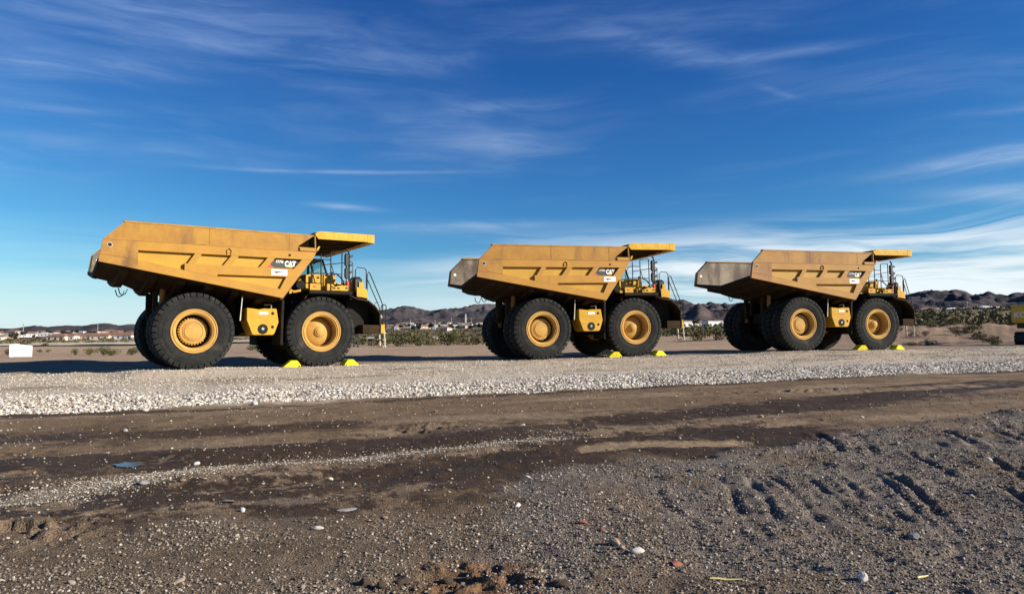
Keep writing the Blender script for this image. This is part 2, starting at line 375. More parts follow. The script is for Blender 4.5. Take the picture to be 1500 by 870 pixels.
def ground_z(x, y, detail=True):
    x = np.asarray(x, float); y = np.asarray(y, float)
    s, D = sD(x, y); r = np.hypot(x, y)
    wob = (fbm(s*.5, D*.2, 3, 3)-.5)*.9
    edge = D+wob*ss(r, 6, 14)
    prof = np.interp(edge, [0, 20.5, 21.3, 22.2, 24, 28.3, 35], [0, 0, .17, .27, .42, .69, .69])
    near = .01264*60*np.tanh(s/60)+prof
    fz = far_z(x, y)+(fbm(x*.06, y*.06, 5, 3)-.5)*.35*ss(r, 45, 90)+(fbm(x*.004, y*.004, 6, 3)-.5)*7*ss(r, 400, 1500)
    back = ss(D+(fbm(s*.12, D*.1, 9, 2)-.5)*4, 35, 48)*ss(y, -5, 10)
    back = np.maximum(back, ss(r, 70, 120))
    z = near*(1-back)+fz*back
    # low windrow behind the machines on the left, bank of spoil on the right
    z = z+.26*np.exp(-((D-37.0+(fbm(s*.3, s*.05, 11, 2)-.5)*1.6)/1.5)**2)*ss(s, 14, 2)*(.55+.9*fbm(s*.35, D*.35, 12, 3))
    pb = np.exp(-((np.hypot((x-44)/22, (y-68)/7))**2)**2)
    z = z+pb*(.35+1.6*(fbm(x*.26, y*.26, 21, 5, .6)-.45))
    z = z+(fbm(x*.5, y*.5, 23, 4)-.5)*.5*ss(x, 22, 30)*ss(y, 50, 56)*ss(y, 90, 75)
    if detail:
        dn = ss(r, 80, 30)
        z = z+dn*((fbm(x*.55, y*.55, 31, 3)-.5)*.10+(fbm(x*2.1, y*2.1, 33, 4)-.5)*.055)
        fn = ss(r, 30, 10)
        z = z+fn*((fbm(x*9, y*9, 35, 3)-.5)*.022)
        # tyre tracks along the dirt road
        for d0, w, dep in ((10.6, .35, .035), (12.6, .4, .03), (15.3, .4, .025), (17.2, .45, .03), (9.0, .3, .03)):
            q = (D+(fbm(s*.25, D*0, 41, 2)-.5)*1.2-d0)/w
            z = z-dep*np.exp(-q*q)*ss(D, 7.6, 9.2)*dn+dep*.6*np.exp(-(np.abs(q)-1.9)**2)*ss(D, 7.6, 9.2)*dn
        # loose grey material in the right foreground
        d, sg, fr = pdist(x, y, GREY_EDGE)
        ins = np.where(sg > 0, d, -d)
        grey = ss(ins+(fbm(x*1.3, y*1.3, 51, 3)-.5)*.8, -.1, .7)*ss(r, 60, 30)
        z = z+grey*(.03+.12*(fbm(x*.6, y*.6, 53, 3)-.4)*ss(x, .8, 3.5))
        for line, w, dep in RUTS:
            dep = dep*.72; w = w*.85; d, sg, fr = pdist(x, y, line)
            m = d < 6*w
            if not m.any(): continue
            xm, ym, dm, fm = x[m], y[m], d[m], fr[m]
            wv = w*(.75+.6*fbm(xm*3, ym*3, 57, 2)); env = ss(fm, 0, .25)*ss(fm, 1, .75)*(.35+.65*ss(fbm(xm*1.7, ym*1.7, 59, 3), .34, .54))
            z[m] = z[m]-dep*np.exp(-(dm/wv)**2)*env+dep*.55*np.exp(-((dm-1.7*wv)/(.9*wv))**2)*env*(.5+fbm(xm*5, ym*5, 58, 2))
        lump = ss(fbm(x*3.3, y*3.3, 61, 4), .52, .75)
        z = z+grey*lump*.028*ss(x, .6, 2.5)
        # clods lower left and the churned orange patch at the bottom
        for cx, cy, rx, ry, a in ((-4.5, 6.4, .75, .45, .085), (-.25, 4.95, .55, .35, .055), (-1.5, 13.4, 1.1, .5, .05), (7.8, 20.2, 2.6, .35, .06)):
            q = np.exp(-(((x-cx)/rx)**2+((y-cy)/ry)**2))
            z = z+q*a*(ss(fbm(x*7, y*7, 63, 3), .42, .62)*1.2-.15)
        if PUD_Z is not None:
            q = np.exp(-((np.hypot((x+5.2)/.55, (y-9.93)/.45))**4)); z = z*(1-q)+(PUD_Z-.02)*q
    for tx, ty, tz, hd, tp in TRUCKS:
        c, s_ = math.cos(R(hd)), math.sin(R(hd))
        lx = (x-tx)*c+(y-ty)*s_; ly = -(x-tx)*s_+(y-ty)*c
        w = ss(lx, -7.4, -6.0)*ss(lx, 2.6, 1.6)*ss(np.abs(ly), 4.0, 2.9)
        z = z*(1-w)+(tz+math.tan(R(tp))*lx+(fbm(x*2.1, y*2.1, 33, 4)-.5)*.03+.008)*w
    return z
PUD_Z = float(ground_z(np.array([-5.9, -5.2, -4.5, -5.2, -5.0]), np.array([9.9, 9.4, 9.9, 10.4, 9.93])).mean())
def gz(x, y): return float(ground_z(np.array([float(x)]), np.array([float(y)]))[0])

C_GRAVEL = np.array([.47, .41, .33]); C_GRAVF = np.array([.47, .375, .268]); C_ROAD = np.array([.175, .118, .070]); C_WET = np.array([.046, .029, .016])
C_GREY = np.array([.168, .137, .108]); C_TAN = np.array([.38, .262, .168]); C_PAD = np.array([.30, .215, .145]); C_SCRUB = np.array([.120, .094, .052])
C_DRY = np.array([.27, .195, .128]); C_ORANGE = np.array([.17, .092, .045]); C_BAJ = np.array([.135, .098, .076])
def mixc(c, t, w): return c+(t-c)*w[..., None]
def ground_cover(x, y):
    s, D = sD(x, y); r = np.hypot(x, y)
    n1 = fbm(x*.7, y*.7, 71, 4); n2 = fbm(x*2.6, y*2.6, 73, 4); nl = fbm(s*.22, D*1.1, 75, 4)
    col = np.zeros(x.shape+(3,))+C_ROAD
    wet = np.zeros(x.shape)
    # bands of drier and wetter dirt along the road
    col = mixc(col, C_DRY, ss(nl, .50, .68)*.65)
    wn = (nl-.5)*1.9+(n2-.5)*1.4+(fbm(x*7, y*7, 77, 3)-.5)*1.1+(fbm(x*26, y*26, 78, 2)-.5)*.7*ss(np.hypot(x, y), 22, 10)
    def band(line, w, soft):
        d, _, _ = pdist(x, y, line); return ss(d+wn*w*1.4, w+soft, w-soft*.4)
    d1 = band([(-20,8.5),(-6.73,9.57),(-5.44,9.67),(-4.34,10.27),(-2.54,10.77),(-.58,12.02),(1.37,13.42),(3.4,14.52),(7.1,16.82),(15.65,22.18)], .95, .55)
    d2 = band([(-4.9,7.47),(-3.52,7.62),(-2.51,8.12),(-1.54,8.62),(-.77,8.97),(.07,9.37),(.77,10.42),(2.7,11.57),(4.23,12.22)], 1.1, .55)
    d0 = band([(-14,11.6),(-8.93,12.78),(-7.29,12.93),(-5.68,13.43),(-3.5,13.9)], .6, .5)
    de = band([(-30,11.5),(-12.06,17.3),(-8.26,17.74),(-4.43,18.99),(.18,20.99),(5.63,23.99),(12.25,26.34),(20.05,28.9),(40,37)], .30, .35)
    dk = np.clip(np.maximum.reduce([d1*.95, d2, d0*.85, de*.8]), 0, 1)
    dk = dk*ss(D, 22, 21)
    col = mixc(col, C_WET, np.clip(dk*(.80+.4*n2), 0, 1)); wet = dk
    dd = ss(n1+.25*(n2-.5), .60, .70)*ss(r, 24, 12)*ss(D, 20, 18)
    col = mixc(col, C_WET*1.5, dd*.55)
    ls, _, fr = pdist(x, y, [(-12,5.6),(-5.38,7.67),(-4.91,8.32),(-4.35,8.67),(-3.91,9.27),(-2.8,9.92),(-1.66,10.37),(-.73,10.92),(.09,11.32)])
    stk = ss(ls+wn*.22, .42, .12); col = mixc(col, np.array([.30, .25, .185]), stk*.6); wet = wet*(1-stk)
    tp, _, _ = pdist(x, y, [(1.16,10.55),(1.78,10.72),(2.5,10.82),(3.36,11.0)])
    w = ss(tp+wn*.15, .28, .12); col = mixc(col, np.array([.31, .22, .135]), w*.8); wet = wet*(1-w)
    # grey loose gravel in the foreground
    d, sg, _ = pdist(x, y, GREY_EDGE); ins = np.where(sg > 0, d, -d)
    grey = ss(ins+(n1-.5)*1.2+(n2-.5)*.5, -.15, .45)*ss(r, 60, 30)
    lf = ss(D+(n1-.5)*2.2+.12*(x+1), 7.6, 6.2)*ss(r, 60, 30)*.8
    gm = np.maximum(grey, lf); gcol = mixc(np.zeros(x.shape+(3,))+np.array([.128, .094, .062]), C_GREY, grey); col = mixc(col, gcol*(0.75+.5*n2[..., None]), gm); wet = wet*(1-gm*.8)
    w = grey*ss(fbm(x*1.1, y*1.1, 81, 4), .52, .64); col = mixc(col, C_ROAD*.9, w*.6)
    for cx, cy, rx, ry, c in ((-4.5, 6.4, 1.0, .5, np.array([.18, .125, .08])), (-.25, 4.9, .65, .45, C_ORANGE), (-.5, 8.9, 1.1, .35, C_WET*1.25), (-2.2, 6.6, .9, .35, np.array([.15, .11, .075])), (-2.3, 7.5, .5, .18, np.array([.17, .125, .09]))):
        q = ss(np.exp(-(((x-cx)/rx)**2+((y-cy)/ry)**2))+(n2-.5)*.7, .35, .7); col = mixc(col, c, q*.85)
    # the pale gravel strip and the pad behind it
    e = D+(fbm(s*.5, D*.2, 3, 3)-.5)*.9
    strip = ss(e+(n2-.5)*.5, 20.4, 20.9)*ss(D+(n1-.5)*2.0, 30.6, 28.6)*ss(np.abs(s-15), 90, 60)
    fine = ss(e+(n2-.5)*.8, 22.6, 24.4)
    gc = C_GRAVEL+(C_GRAVF-C_GRAVEL)*(fine*(.75+.5*(nl-.5)))[..., None]
    col = mixc(col, gc, strip)
    col = mixc(col, C_ROAD, strip*fine*ss(fbm(s*.35, D*1.6, 91, 4), .56, .70)*.55)
    wet = wet*(1-strip)
    pad = ss(D+(n1-.5)*2.0, 28.8, 30.4); col = mixc(col, C_PAD*(.82+.36*n2[..., None]), pad)
    tan = ss(D+(n1-.5)*3, 37, 41)*ss(y, 0, 8); tan = np.maximum(tan, ss(r, 60, 90))
    col = mixc(col, C_TAN*(.86+.28*fbm(x*.12, y*.12, 83, 4)[..., None]), tan)
    greyr = tan*ss(np.arctan2(x, np.maximum(y, 1)), .30, .5)*ss(r, 70, 58); col = mixc(col, np.array([.20, .145, .10]), greyr); bank = tan*ss(np.arctan2(x, np.maximum(y, 1)), .28, .45)*ss(r, 130, 95)*(1-ss(r, 70, 58)); col = mixc(col, np.array([.25, .172, .115])*(.6+.8*fbm(x*.5, y*.5, 89, 4)[..., None]), bank)
    scr = ss(r, 85, 140)*ss(np.arctan2(x, np.maximum(y, 1)), -.38, -.22)
    col = mixc(col, C_SCRUB*(.7+.6*fbm(x*.05, y*.12, 85, 4)[..., None]), scr*.9)
    baj = ss(r, 380, 900); col = mixc(col, C_BAJ*(.7+.6*fbm(x*.006, y*.006, 87, 5)[..., None]), baj)
    return np.clip(col, 0, 1), np.clip(wet, 0, 1)

def build_ground():
    fa = np.radians(46.0)
    ang = np.concatenate([np.linspace(-np.pi, -fa, 60)[:-1], np.linspace(-fa, fa, 820), np.linspace(fa, np.pi, 60)[1:]])[:-1]
    rad = np.concatenate([[.0], np.geomspace(1.0, 3.4, 14)[:-1], np.geomspace(3.4, 60, 520)[:-1], np.geomspace(60, 13500, 170)])
    A, Q = np.meshgrid(ang, rad[1:]); X = Q*np.sin(A); Y = Q*np.cos(A)
    na, nr = len(ang), len(rad)-1
    x = np.concatenate([[0.], X.ravel()]); y = np.concatenate([[0.], Y.ravel()])
    z = ground_z(x, y); col, wet = ground_cover(x, y)
    i = np.arange(nr-1)[:, None]*na+1; k = np.arange(na)[None, :]; k2 = (k+1) % na
    quads = np.stack([i+k, i+k2, i+na+k2, i+na+k], -1).reshape(-1, 4)[:, ::-1]
    tri = np.stack([np.zeros(na, int), 1+(np.arange(na)+1) % na, 1+np.arange(na)], -1)[:, ::-1]
    me = bpy.data.meshes.new('ground')
    nv = len(x); me.vertices.add(nv); me.vertices.foreach_set('co', np.stack([x, y, z], -1).ravel().astype(np.float32))
    nl = quads.size+tri.size; me.loops.add(nl); me.loops.foreach_set('vertex_index', np.concatenate([tri.ravel(), quads.ravel()]).astype(np.int32))
    npoly = len(tri)+len(quads); me.polygons.add(npoly)
    st = np.concatenate([np.arange(len(tri))*3, tri.size+np.arange(len(quads))*4]).astype(np.int32); me.polygons.foreach_set('loop_start', st)
    me.update(calc_edges=True); me.validate()
    me.polygons.foreach_set('use_smooth', np.ones(len(me.polygons), bool))
    a = me.attributes.new('cover', 'FLOAT_COLOR', 'POINT'); a.data.foreach_set('color', np.concatenate([col, wet[:, None]], -1).ravel().astype(np.float32))
    o = mkobj('ground', me, ground_mat()); tag(o, kind='structure')
    if me.polygons[len(me.polygons)//2].normal.z < 0: me.flip_normals()
    return o
def ground_mat():
    m = bpy.data.materials.new('ground_dirt'); m.use_nodes = True; t = NT(m.node_tree); t.n.clear()
    b = t.add('ShaderNodeBsdfPrincipled'); o = t.add('ShaderNodeOutputMaterial'); t.l.new(b.outputs[0], o.inputs[0])
    at = t.add('ShaderNodeAttribute', attribute_name='cover'); co = t.add('ShaderNodeNewGeometry').outputs['Position']
    nf = t.noise(co, 55, 5, .7); nm = t.noise(co, 9, 5, .62)
    vor = t.add('ShaderNodeTexVoronoi', feature='F1'); t.put(vor.inputs['Vector'], co); vor.inputs['Scale'].default_value = 48
    vb = t.maprange(vor.outputs['Distance'], .1, .6, 1.0, 0.0)
    sp = t.add('ShaderNodeSeparateColor'); t.put(sp.inputs[0], vor.outputs['Color'])
    k = t.math('ADD', t.maprange(nf, .25, .75, .62, 1.35, False), t.math('MULTIPLY', t.math('SUBTRACT', sp.outputs[0], .5), .5))
    k = t.math('MULTIPLY', k, t.maprange(nm, .25, .75, .78, 1.22, False))
    sc = t.add('ShaderNodeVectorMath', operation='SCALE'); t.put(sc.inputs[0], at.outputs['Color']); t.put(sc.inputs['Scale'], k)
    t.put(b.inputs['Base Color'], sc.outputs[0])
    t.put(b.inputs['Roughness'], t.maprange(at.outputs['Alpha'], 0, 1, .95, .62))
    b.inputs['Specular IOR Level'].default_value = .12
    bp = t.add('ShaderNodeBump'); bp.inputs['Strength'].default_value = .9; bp.inputs['Distance'].default_value = .02
    t.put(bp.inputs['Height'], t.math('ADD', t.math('MULTIPLY', nf, .7), t.math('MULTIPLY', vb, .5))); t.l.new(bp.outputs[0], b.inputs['Normal'])
    return m
build_ground()

# ------------------------------------------------------------------ loose stones: gravel laid by geometry nodes over computed points
def stone_mat(name, stops):
    m = bpy.data.materials.new(name); m.use_nodes = True; t = NT(m.node_tree); t.n.clear()
    b = t.add('ShaderNodeBsdfPrincipled'); o = t.add('ShaderNodeOutputMaterial'); t.l.new(b.outputs[0], o.inputs[0])
    oi = t.add('ShaderNodeObjectInfo'); co = t.add('ShaderNodeNewGeometry').outputs['Position']
    c = t.ramp(oi.outputs['Random'], stops)
    k = t.maprange(t.noise(co, 90, 3, .6), .3, .7, .75, 1.15, False)
    sc = t.add('ShaderNodeVectorMath', operation='SCALE'); t.put(sc.inputs[0], c); t.put(sc.inputs['Scale'], k)
    t.put(b.inputs['Base Color'], sc.outputs[0]); b.inputs['Roughness'].default_value = .92; b.inputs['Specular IOR Level'].default_value = .2
    return m
def stones(name, x, y, size, mat, label, cat, seed, sink=.25):
    rng = np.random.default_rng(seed); n = len(x)
    z = ground_z(x, y)+size*(.45-sink)
    me = bpy.data.meshes.new(name); me.vertices.add(n); me.vertices.foreach_set('co', np.stack([x, y, z], -1).ravel().astype(np.float32))
    a = me.attributes.new('rot', 'FLOAT_VECTOR', 'POINT'); a.data.foreach_set('vector', np.stack([rng.uniform(-.45, .45, n), rng.uniform(-.45, .45, n), rng.uniform(0, 6.28, n)], -1).ravel().astype(np.float32))
    sc = np.stack([size*rng.uniform(.75, 1.35, n), size*rng.uniform(.65, 1.05, n), size*rng.uniform(.42, .8, n)], -1)*.5
    a = me.attributes.new('siz', 'FLOAT_VECTOR', 'POINT'); a.data.foreach_set('vector', sc.ravel().astype(np.float32))
    o = mkobj(name, me, None); tag(o, label, cat, kind='stuff')
    ng = bpy.data.node_groups.new(name+'_nodes', 'GeometryNodeTree')
    ng.interface.new_socket('Geometry', in_out='INPUT', socket_type='NodeSocketGeometry'); ng.interface.new_socket('Geometry', in_out='OUTPUT', socket_type='NodeSocketGeometry')
    N, L = ng.nodes, ng.links
    gi = N.new('NodeGroupInput'); go = N.new('NodeGroupOutput'); jn = N.new('GeometryNodeJoinGeometry')
    for k in range(5):
        ic = N.new('GeometryNodeMeshIcoSphere'); ic.inputs['Radius'].default_value = 1.0; ic.inputs['Subdivisions'].default_value = 2
        nz = N.new('ShaderNodeTexNoise'); nz.noise_dimensions = '4D'; nz.inputs['W'].default_value = k*7.31+seed; nz.inputs['Scale'].default_value = 1.1; nz.inputs['Detail'].default_value = 1.5
        ps = N.new('GeometryNodeInputPosition'); L.new(ps.outputs[0], nz.inputs['Vector'])
        sb = N.new('ShaderNodeVectorMath'); sb.operation = 'SUBTRACT'; L.new(nz.outputs['Color'], sb.inputs[0]); sb.inputs[1].default_value = (.5, .5, .5)
        sl = N.new('ShaderNodeVectorMath'); sl.operation = 'SCALE'; L.new(sb.outputs[0], sl.inputs[0]); sl.inputs['Scale'].default_value = 1.5
        sp = N.new('GeometryNodeSetPosition'); L.new(ic.outputs['Mesh'], sp.inputs['Geometry']); L.new(sl.outputs[0], sp.inputs['Offset'])
        fl = N.new('GeometryNodeSetShadeSmooth'); fl.inputs['Shade Smooth'].default_value = False; L.new(sp.outputs[0], fl.inputs[0])
        sm = N.new('GeometryNodeSetMaterial'); sm.inputs['Material'].default_value = mat; L.new(fl.outputs[0], sm.inputs['Geometry'])
        gi2 = N.new('GeometryNodeGeometryToInstance'); L.new(sm.outputs[0], gi2.inputs[0]); L.new(gi2.outputs[0], jn.inputs[0])
    ip = N.new('GeometryNodeInstanceOnPoints'); L.new(gi.outputs[0], ip.inputs['Points']); L.new(jn.outputs[0], ip.inputs['Instance']); ip.inputs['Pick Instance'].default_value = True
    ix = N.new('FunctionNodeRandomValue'); ix.data_type = 'INT'; ix.inputs['Min'].default_value = 0; ix.inputs['Max'].default_value = 4
    L.new([s for s in ix.outputs if s.type == 'INT'][0], ip.inputs['Instance Index'])
    for nm, sock in (('rot', 'Rotation'), ('siz', 'Scale')):
        na = N.new('GeometryNodeInputNamedAttribute'); na.data_type = 'FLOAT_VECTOR'; na.inputs['Name'].default_value = nm
        if nm == 'rot':
            er = N.new('FunctionNodeEulerToRotation'); L.new(na.outputs['Attribute'], er.inputs[0]); L.new(er.outputs[0], ip.inputs[sock])
        else: L.new(na.outputs['Attribute'], ip.inputs[sock])
    L.new(ip.outputs[0], go.inputs[0])
    md = o.modifiers.new('stones', 'NODES'); md.node_group = ng
    return o
def build_stones():
    rng = np.random.default_rng(4)
    M1 = stone_mat('stone_pale', [(0, (.20, .165, .13)), (.3, (.42, .355, .28)), (.6, (.57, .51, .425)), (.85, (.72, .68, .60)), (1, (.33, .32, .30))])
    M2 = stone_mat('stone_mixed', [(0, (.075, .056, .042)), (.35, (.165, .132, .100)), (.6, (.24, .19, .145)), (.82, (.32, .27, .21)), (.95, (.52, .46, .38)), (1, (.25, .13, .085))])
    # pale gravel on the strip: coarse along its lower lip, finer above
    n = 300000; s = -24+rng.random(n)**1.25*100; D = 20.45+rng.random(n)**1.45*9.2
    x = s*CT-D*ST; y = s*ST+D*CT; r = np.hypot(x, y)
    wob = (fbm(s*.5, D*.2, 3, 3)-.5)*.9; e = D+wob
    vis = (np.abs(np.arctan2(x, y)) < .80)&(e > 20.45)
    lip = ss(e, 23.2, 21.4); patch = fbm(s*.5, D*.9, 95, 3)
    keep = vis&(rng.random(n) < np.clip(.38+.75*lip+1.3*(patch-.48), .12, 1))
    size = (.011+.032*rng.random(n)**3.5)*(1+1.0*lip)*(1+r/85)
    stones('gravel', x[keep], y[keep], size[keep], M1, 'pale crushed gravel along the edge of the pad', 'gravel', 1)
    # mixed small stones of the dirt yard, thickest in the loose grey material
    n = 330000; u = rng.random(n); r = 3.6*(24/3.6)**(u**.85); a = rng.uniform(-.84, .84, n)
    x = r*np.sin(a); y = r*np.cos(a); s, D = sD(x, y)
    d, sg, _ = pdist(x, y, GREY_EDGE); ins = np.where(sg > 0, d, -d)
    grey = ss(ins+(fbm(x*.7, y*.7, 71, 4)-.5)*1.2, -.1, .4)
    lf = ss(D+(fbm(x*.7, y*.7, 71, 4)-.5)*2.2+.12*(x+1), 7.8, 6.2)*.75
    ls, _, _ = pdist(x, y, [(-12,5.6),(-5.38,7.67),(-4.91,8.32),(-4.35,8.67),(-3.91,9.27),(-2.8,9.92),(-1.66,10.37),(-.73,10.92),(.09,11.32)])
    stk = ss(ls, .5, .1)*ss(fbm(x*2, y*2, 97, 3), .3, .5)
    p = np.clip(np.maximum.reduce([grey*(.35+.9*ss(fbm(x*1.3, y*1.3, 99, 3), .35, .6)), lf*(.35+1.1*ss(fbm(x*1.1, y*1.1, 98, 4), .36, .62)), stk*.0, np.full(n, .055)]), 0, 1)
    keep = (rng.random(n) < p)&(D < 20.3)
    size = (.0045+.018*rng.random(n)**5.0)*(.70+r/12)
    stones('loose_stones', x[keep], y[keep], size[keep], M2, 'small grey and brown stones strewn over the dirt yard', 'stones', 2)
    n = 8500; t = rng.random(n); L = np.array([(-8,6.85),(-5.38,7.67),(-4.91,8.32),(-4.35,8.67),(-3.91,9.27),(-2.8,9.92),(-1.66,10.37),(-.73,10.92),(.09,11.32),(1.2,12.1)])
    q = t*(len(L)-1); k = np.minimum(q.astype(int), len(L)-2); f = (q-k)[:, None]; P = L[k]*(1-f)+L[k+1]*f+rng.normal(0, 1, (n, 2))*np.array([.34, .30])
    x2, y2 = P[:, 0], P[:, 1]
    n3 = 550; r3 = 4+19*rng.random(n3)**.6; a3 = rng.uniform(-.8, .8, n3); x3, y3 = r3*np.sin(a3), r3*np.cos(a3); k3 = sD(x3, y3)[1] < 20.3
    x = np.concatenate([x2, x3[k3]]); y = np.concatenate([y2, y3[k3]])
    size = np.concatenate([.007+.018*rng.random(n)**2.5, .012+.045*rng.random(k3.sum())**5])*(.8+np.hypot(x, y)/30)
    M3 = stone_mat('stone_grey', [(0, (.14, .11, .08)), (.35, (.26, .21, .16)), (.7, (.38, .33, .26)), (.93, (.58, .53, .45)), (1, (.30, .28, .25))])
    stones('spilled_gravel', x, y, size, M3, 'pale gravel spilled in a streak along the wheel track', 'gravel', 3)
build_stones()

# ------------------------------------------------------------------ mountains
def build_mountains():
    def ridge(name, rows, r0, r1, az0, az1, seed, col_a, col_b, na=760, nr=130, rough=1.15):
        """rows: (image-free) list of (tan azimuth, height in m of the skyline at the ridge distance)"""
        a = np.linspace(az0, az1, na); rr = np.linspace(0, 1, nr)
        A, Q = np.meshgrid(a, rr); rad = r0+(r1-r0)*Q
        ta = np.array([t for t, _ in rows]); th = np.array([h for _, h in rows])
        H = np.interp(np.tan(np.clip(A, -1.2, 1.2)), ta, th)
        H = H+((fbm(A*70, A*0+seed, seed+3, 4, .6)-.5)*.055+(fbm(A*330, A*0+seed, seed+4, 3, .6)-.5)*.03)*np.maximum(H, 60)
        X = rad*np.sin(A); Y = rad*np.cos(A)
        base = far_z(X, Y)-8
        sc = 1/(.13*(r1-r0))
        rd = 1-np.abs(2*fbm(X*sc, Y*sc, seed, 6, .62)-1)*1.25; rd = np.clip(rd, 0, 1)
        up = ss(Q, 0, .62); shape = up*(1-.6*ss(Q, .66, 1.0))
        lum = 1-np.exp(-((Q-.64)/.035)**2)
        Z = base+(H-base)*shape*(1-lum*rough*(.70*(1-rd**1.3)))
        me = bpy.data.meshes.new(name)
        vs = np.stack([X.ravel(), Y.ravel(), Z.ravel()], -1)
        i = np.arange(nr-1)[:, None]*na; k = np.arange(na-1)[None, :]
        q = np.stack([i+k, i+k+1, i+na+k+1, i+na+k], -1).reshape(-1, 4)[:, ::-1]
        me.from_pydata(vs.tolist(), [], q.tolist()); me.polygons.foreach_set('use_smooth', np.ones(len(me.polygons), bool)); me.update()
        if me.polygons[len(me.polygons)//3].normal.z < 0: me.flip_normals()
        m = bpy.data.materials.new(name+'_rock'); m.use_nodes = True; t = NT(m.node_tree); b = t.n['Principled BSDF']
        co = t.add('ShaderNodeNewGeometry').outputs['Position']
        f = t.math('ADD', t.math('MULTIPLY', t.noise(co, .0035, 6, .65), .6), t.math('MULTIPLY', t.noise(co, .02, 5, .65), .4))
        t.put(b.inputs['Base Color'], t.mix(t.maprange(f, .38, .62), (*col_a, 1), (*col_b, 1))); b.inputs['Roughness'].default_value = 1.0
        b.inputs['Specular IOR Level'].default_value = .1
        bp = t.add('ShaderNodeBump'); bp.inputs['Strength'].default_value = .8; bp.inputs['Distance'].default_value = 22
        t.put(bp.inputs['Height'], t.noise(co, .012, 6, .65)); t.l.new(bp.outputs[0], b.inputs['Normal'])
        o = mkobj(name, me, m); tag(o, kind='structure'); return o
    def rows(lst, dist):
        out = []
        for px, py in lst:
            ta = (px-750)/1056.0; hor = 501-(px-750)*.00607
            out.append((ta, (hor-py)/1056.0*dist*.64/.64*1.0+CAM_H))
        return out
    prof = [(-400,486),(-200,484),(0,486),(20,486),(50,482),(70,483),(95,481),(120,482),(135,478),(160,478),(175,481),(190,478),(230,480),(300,476),(360,480),(430,470),(500,466),(540,458),(565,455),(580,452),(593,449),(605,452),(622,456),(630,457),(650,453),(668,452),(690,448),(710,447),(735,444),(780,440),(850,438),(920,442),(985,441),(1000,441.7),(1009,445),(1016,446),(1030,448),(1060,450),(1100,447),(1180,444),(1260,446),(1335,440),(1347,438.4),(1357,437.2),(1372,435.2),(1391,437.2),(1403,434.9),(1413,436.7),(1426,441.6),(1441,440.5),(1451,440.1),(1462,443.6),(1479,443.6),(1520,440),(1600,446),(1750,442),(1900,450)]
    far = []
    for px, py in prof: far.append((px, py))
    r0, r1 = 3000., 6600.; rm = r0+(r1-r0)*.64
    ridge('mountains', rows(far, rm*1.0), r0, r1, -.98, .98, 5, (.036, .035, .043), (.090, .076, .074))  # bluish tint of shaded slopes and distant air painted into the rock
    # a second, farther range showing between the peaks
    prof2 = [(900,452),(985,446),(1005,447),(1030,450),(1036,445),(1041.4,443),(1050,446),(1056,447),(1061,445.3),(1071,448),(1085,446),(1110,447),(1150,445),(1340,446),(1400,444),(1500,446)]
    r0, r1 = 7200., 10500.; rm = r0+(r1-r0)*.64
    ridge('far_mountains', rows(prof2, rm), r0, r1, .1, .75, 9, (.036, .040, .054), (.066, .066, .078), na=360, nr=70)  # bluer rock colours, distant haze put into the base colour
    # a nearer cone and low foothills
    prof3 = [(-100,494),(0,490),(60,488),(140,489),(230,488),(420,486),(560,475),(600,466),(640,470),(700,464),(760,462),(980,466),(1000,462),(1012,455),(1023,444),(1033,452),(1043,459),(1055,456),(1070,452),(1085,460),(1110,464),(1330,458),(1370,460),(1420,452),(1440,455),(1480,460),(1560,456)]
    r0, r1 = 2200., 3300.; rm = r0+(r1-r0)*.64
    ridge('foothills', rows(prof3, rm), r0, r1, -.75, .75, 13, (.048, .040, .040), (.115, .090, .076), na=560, nr=80, rough=.9)
build_mountains()

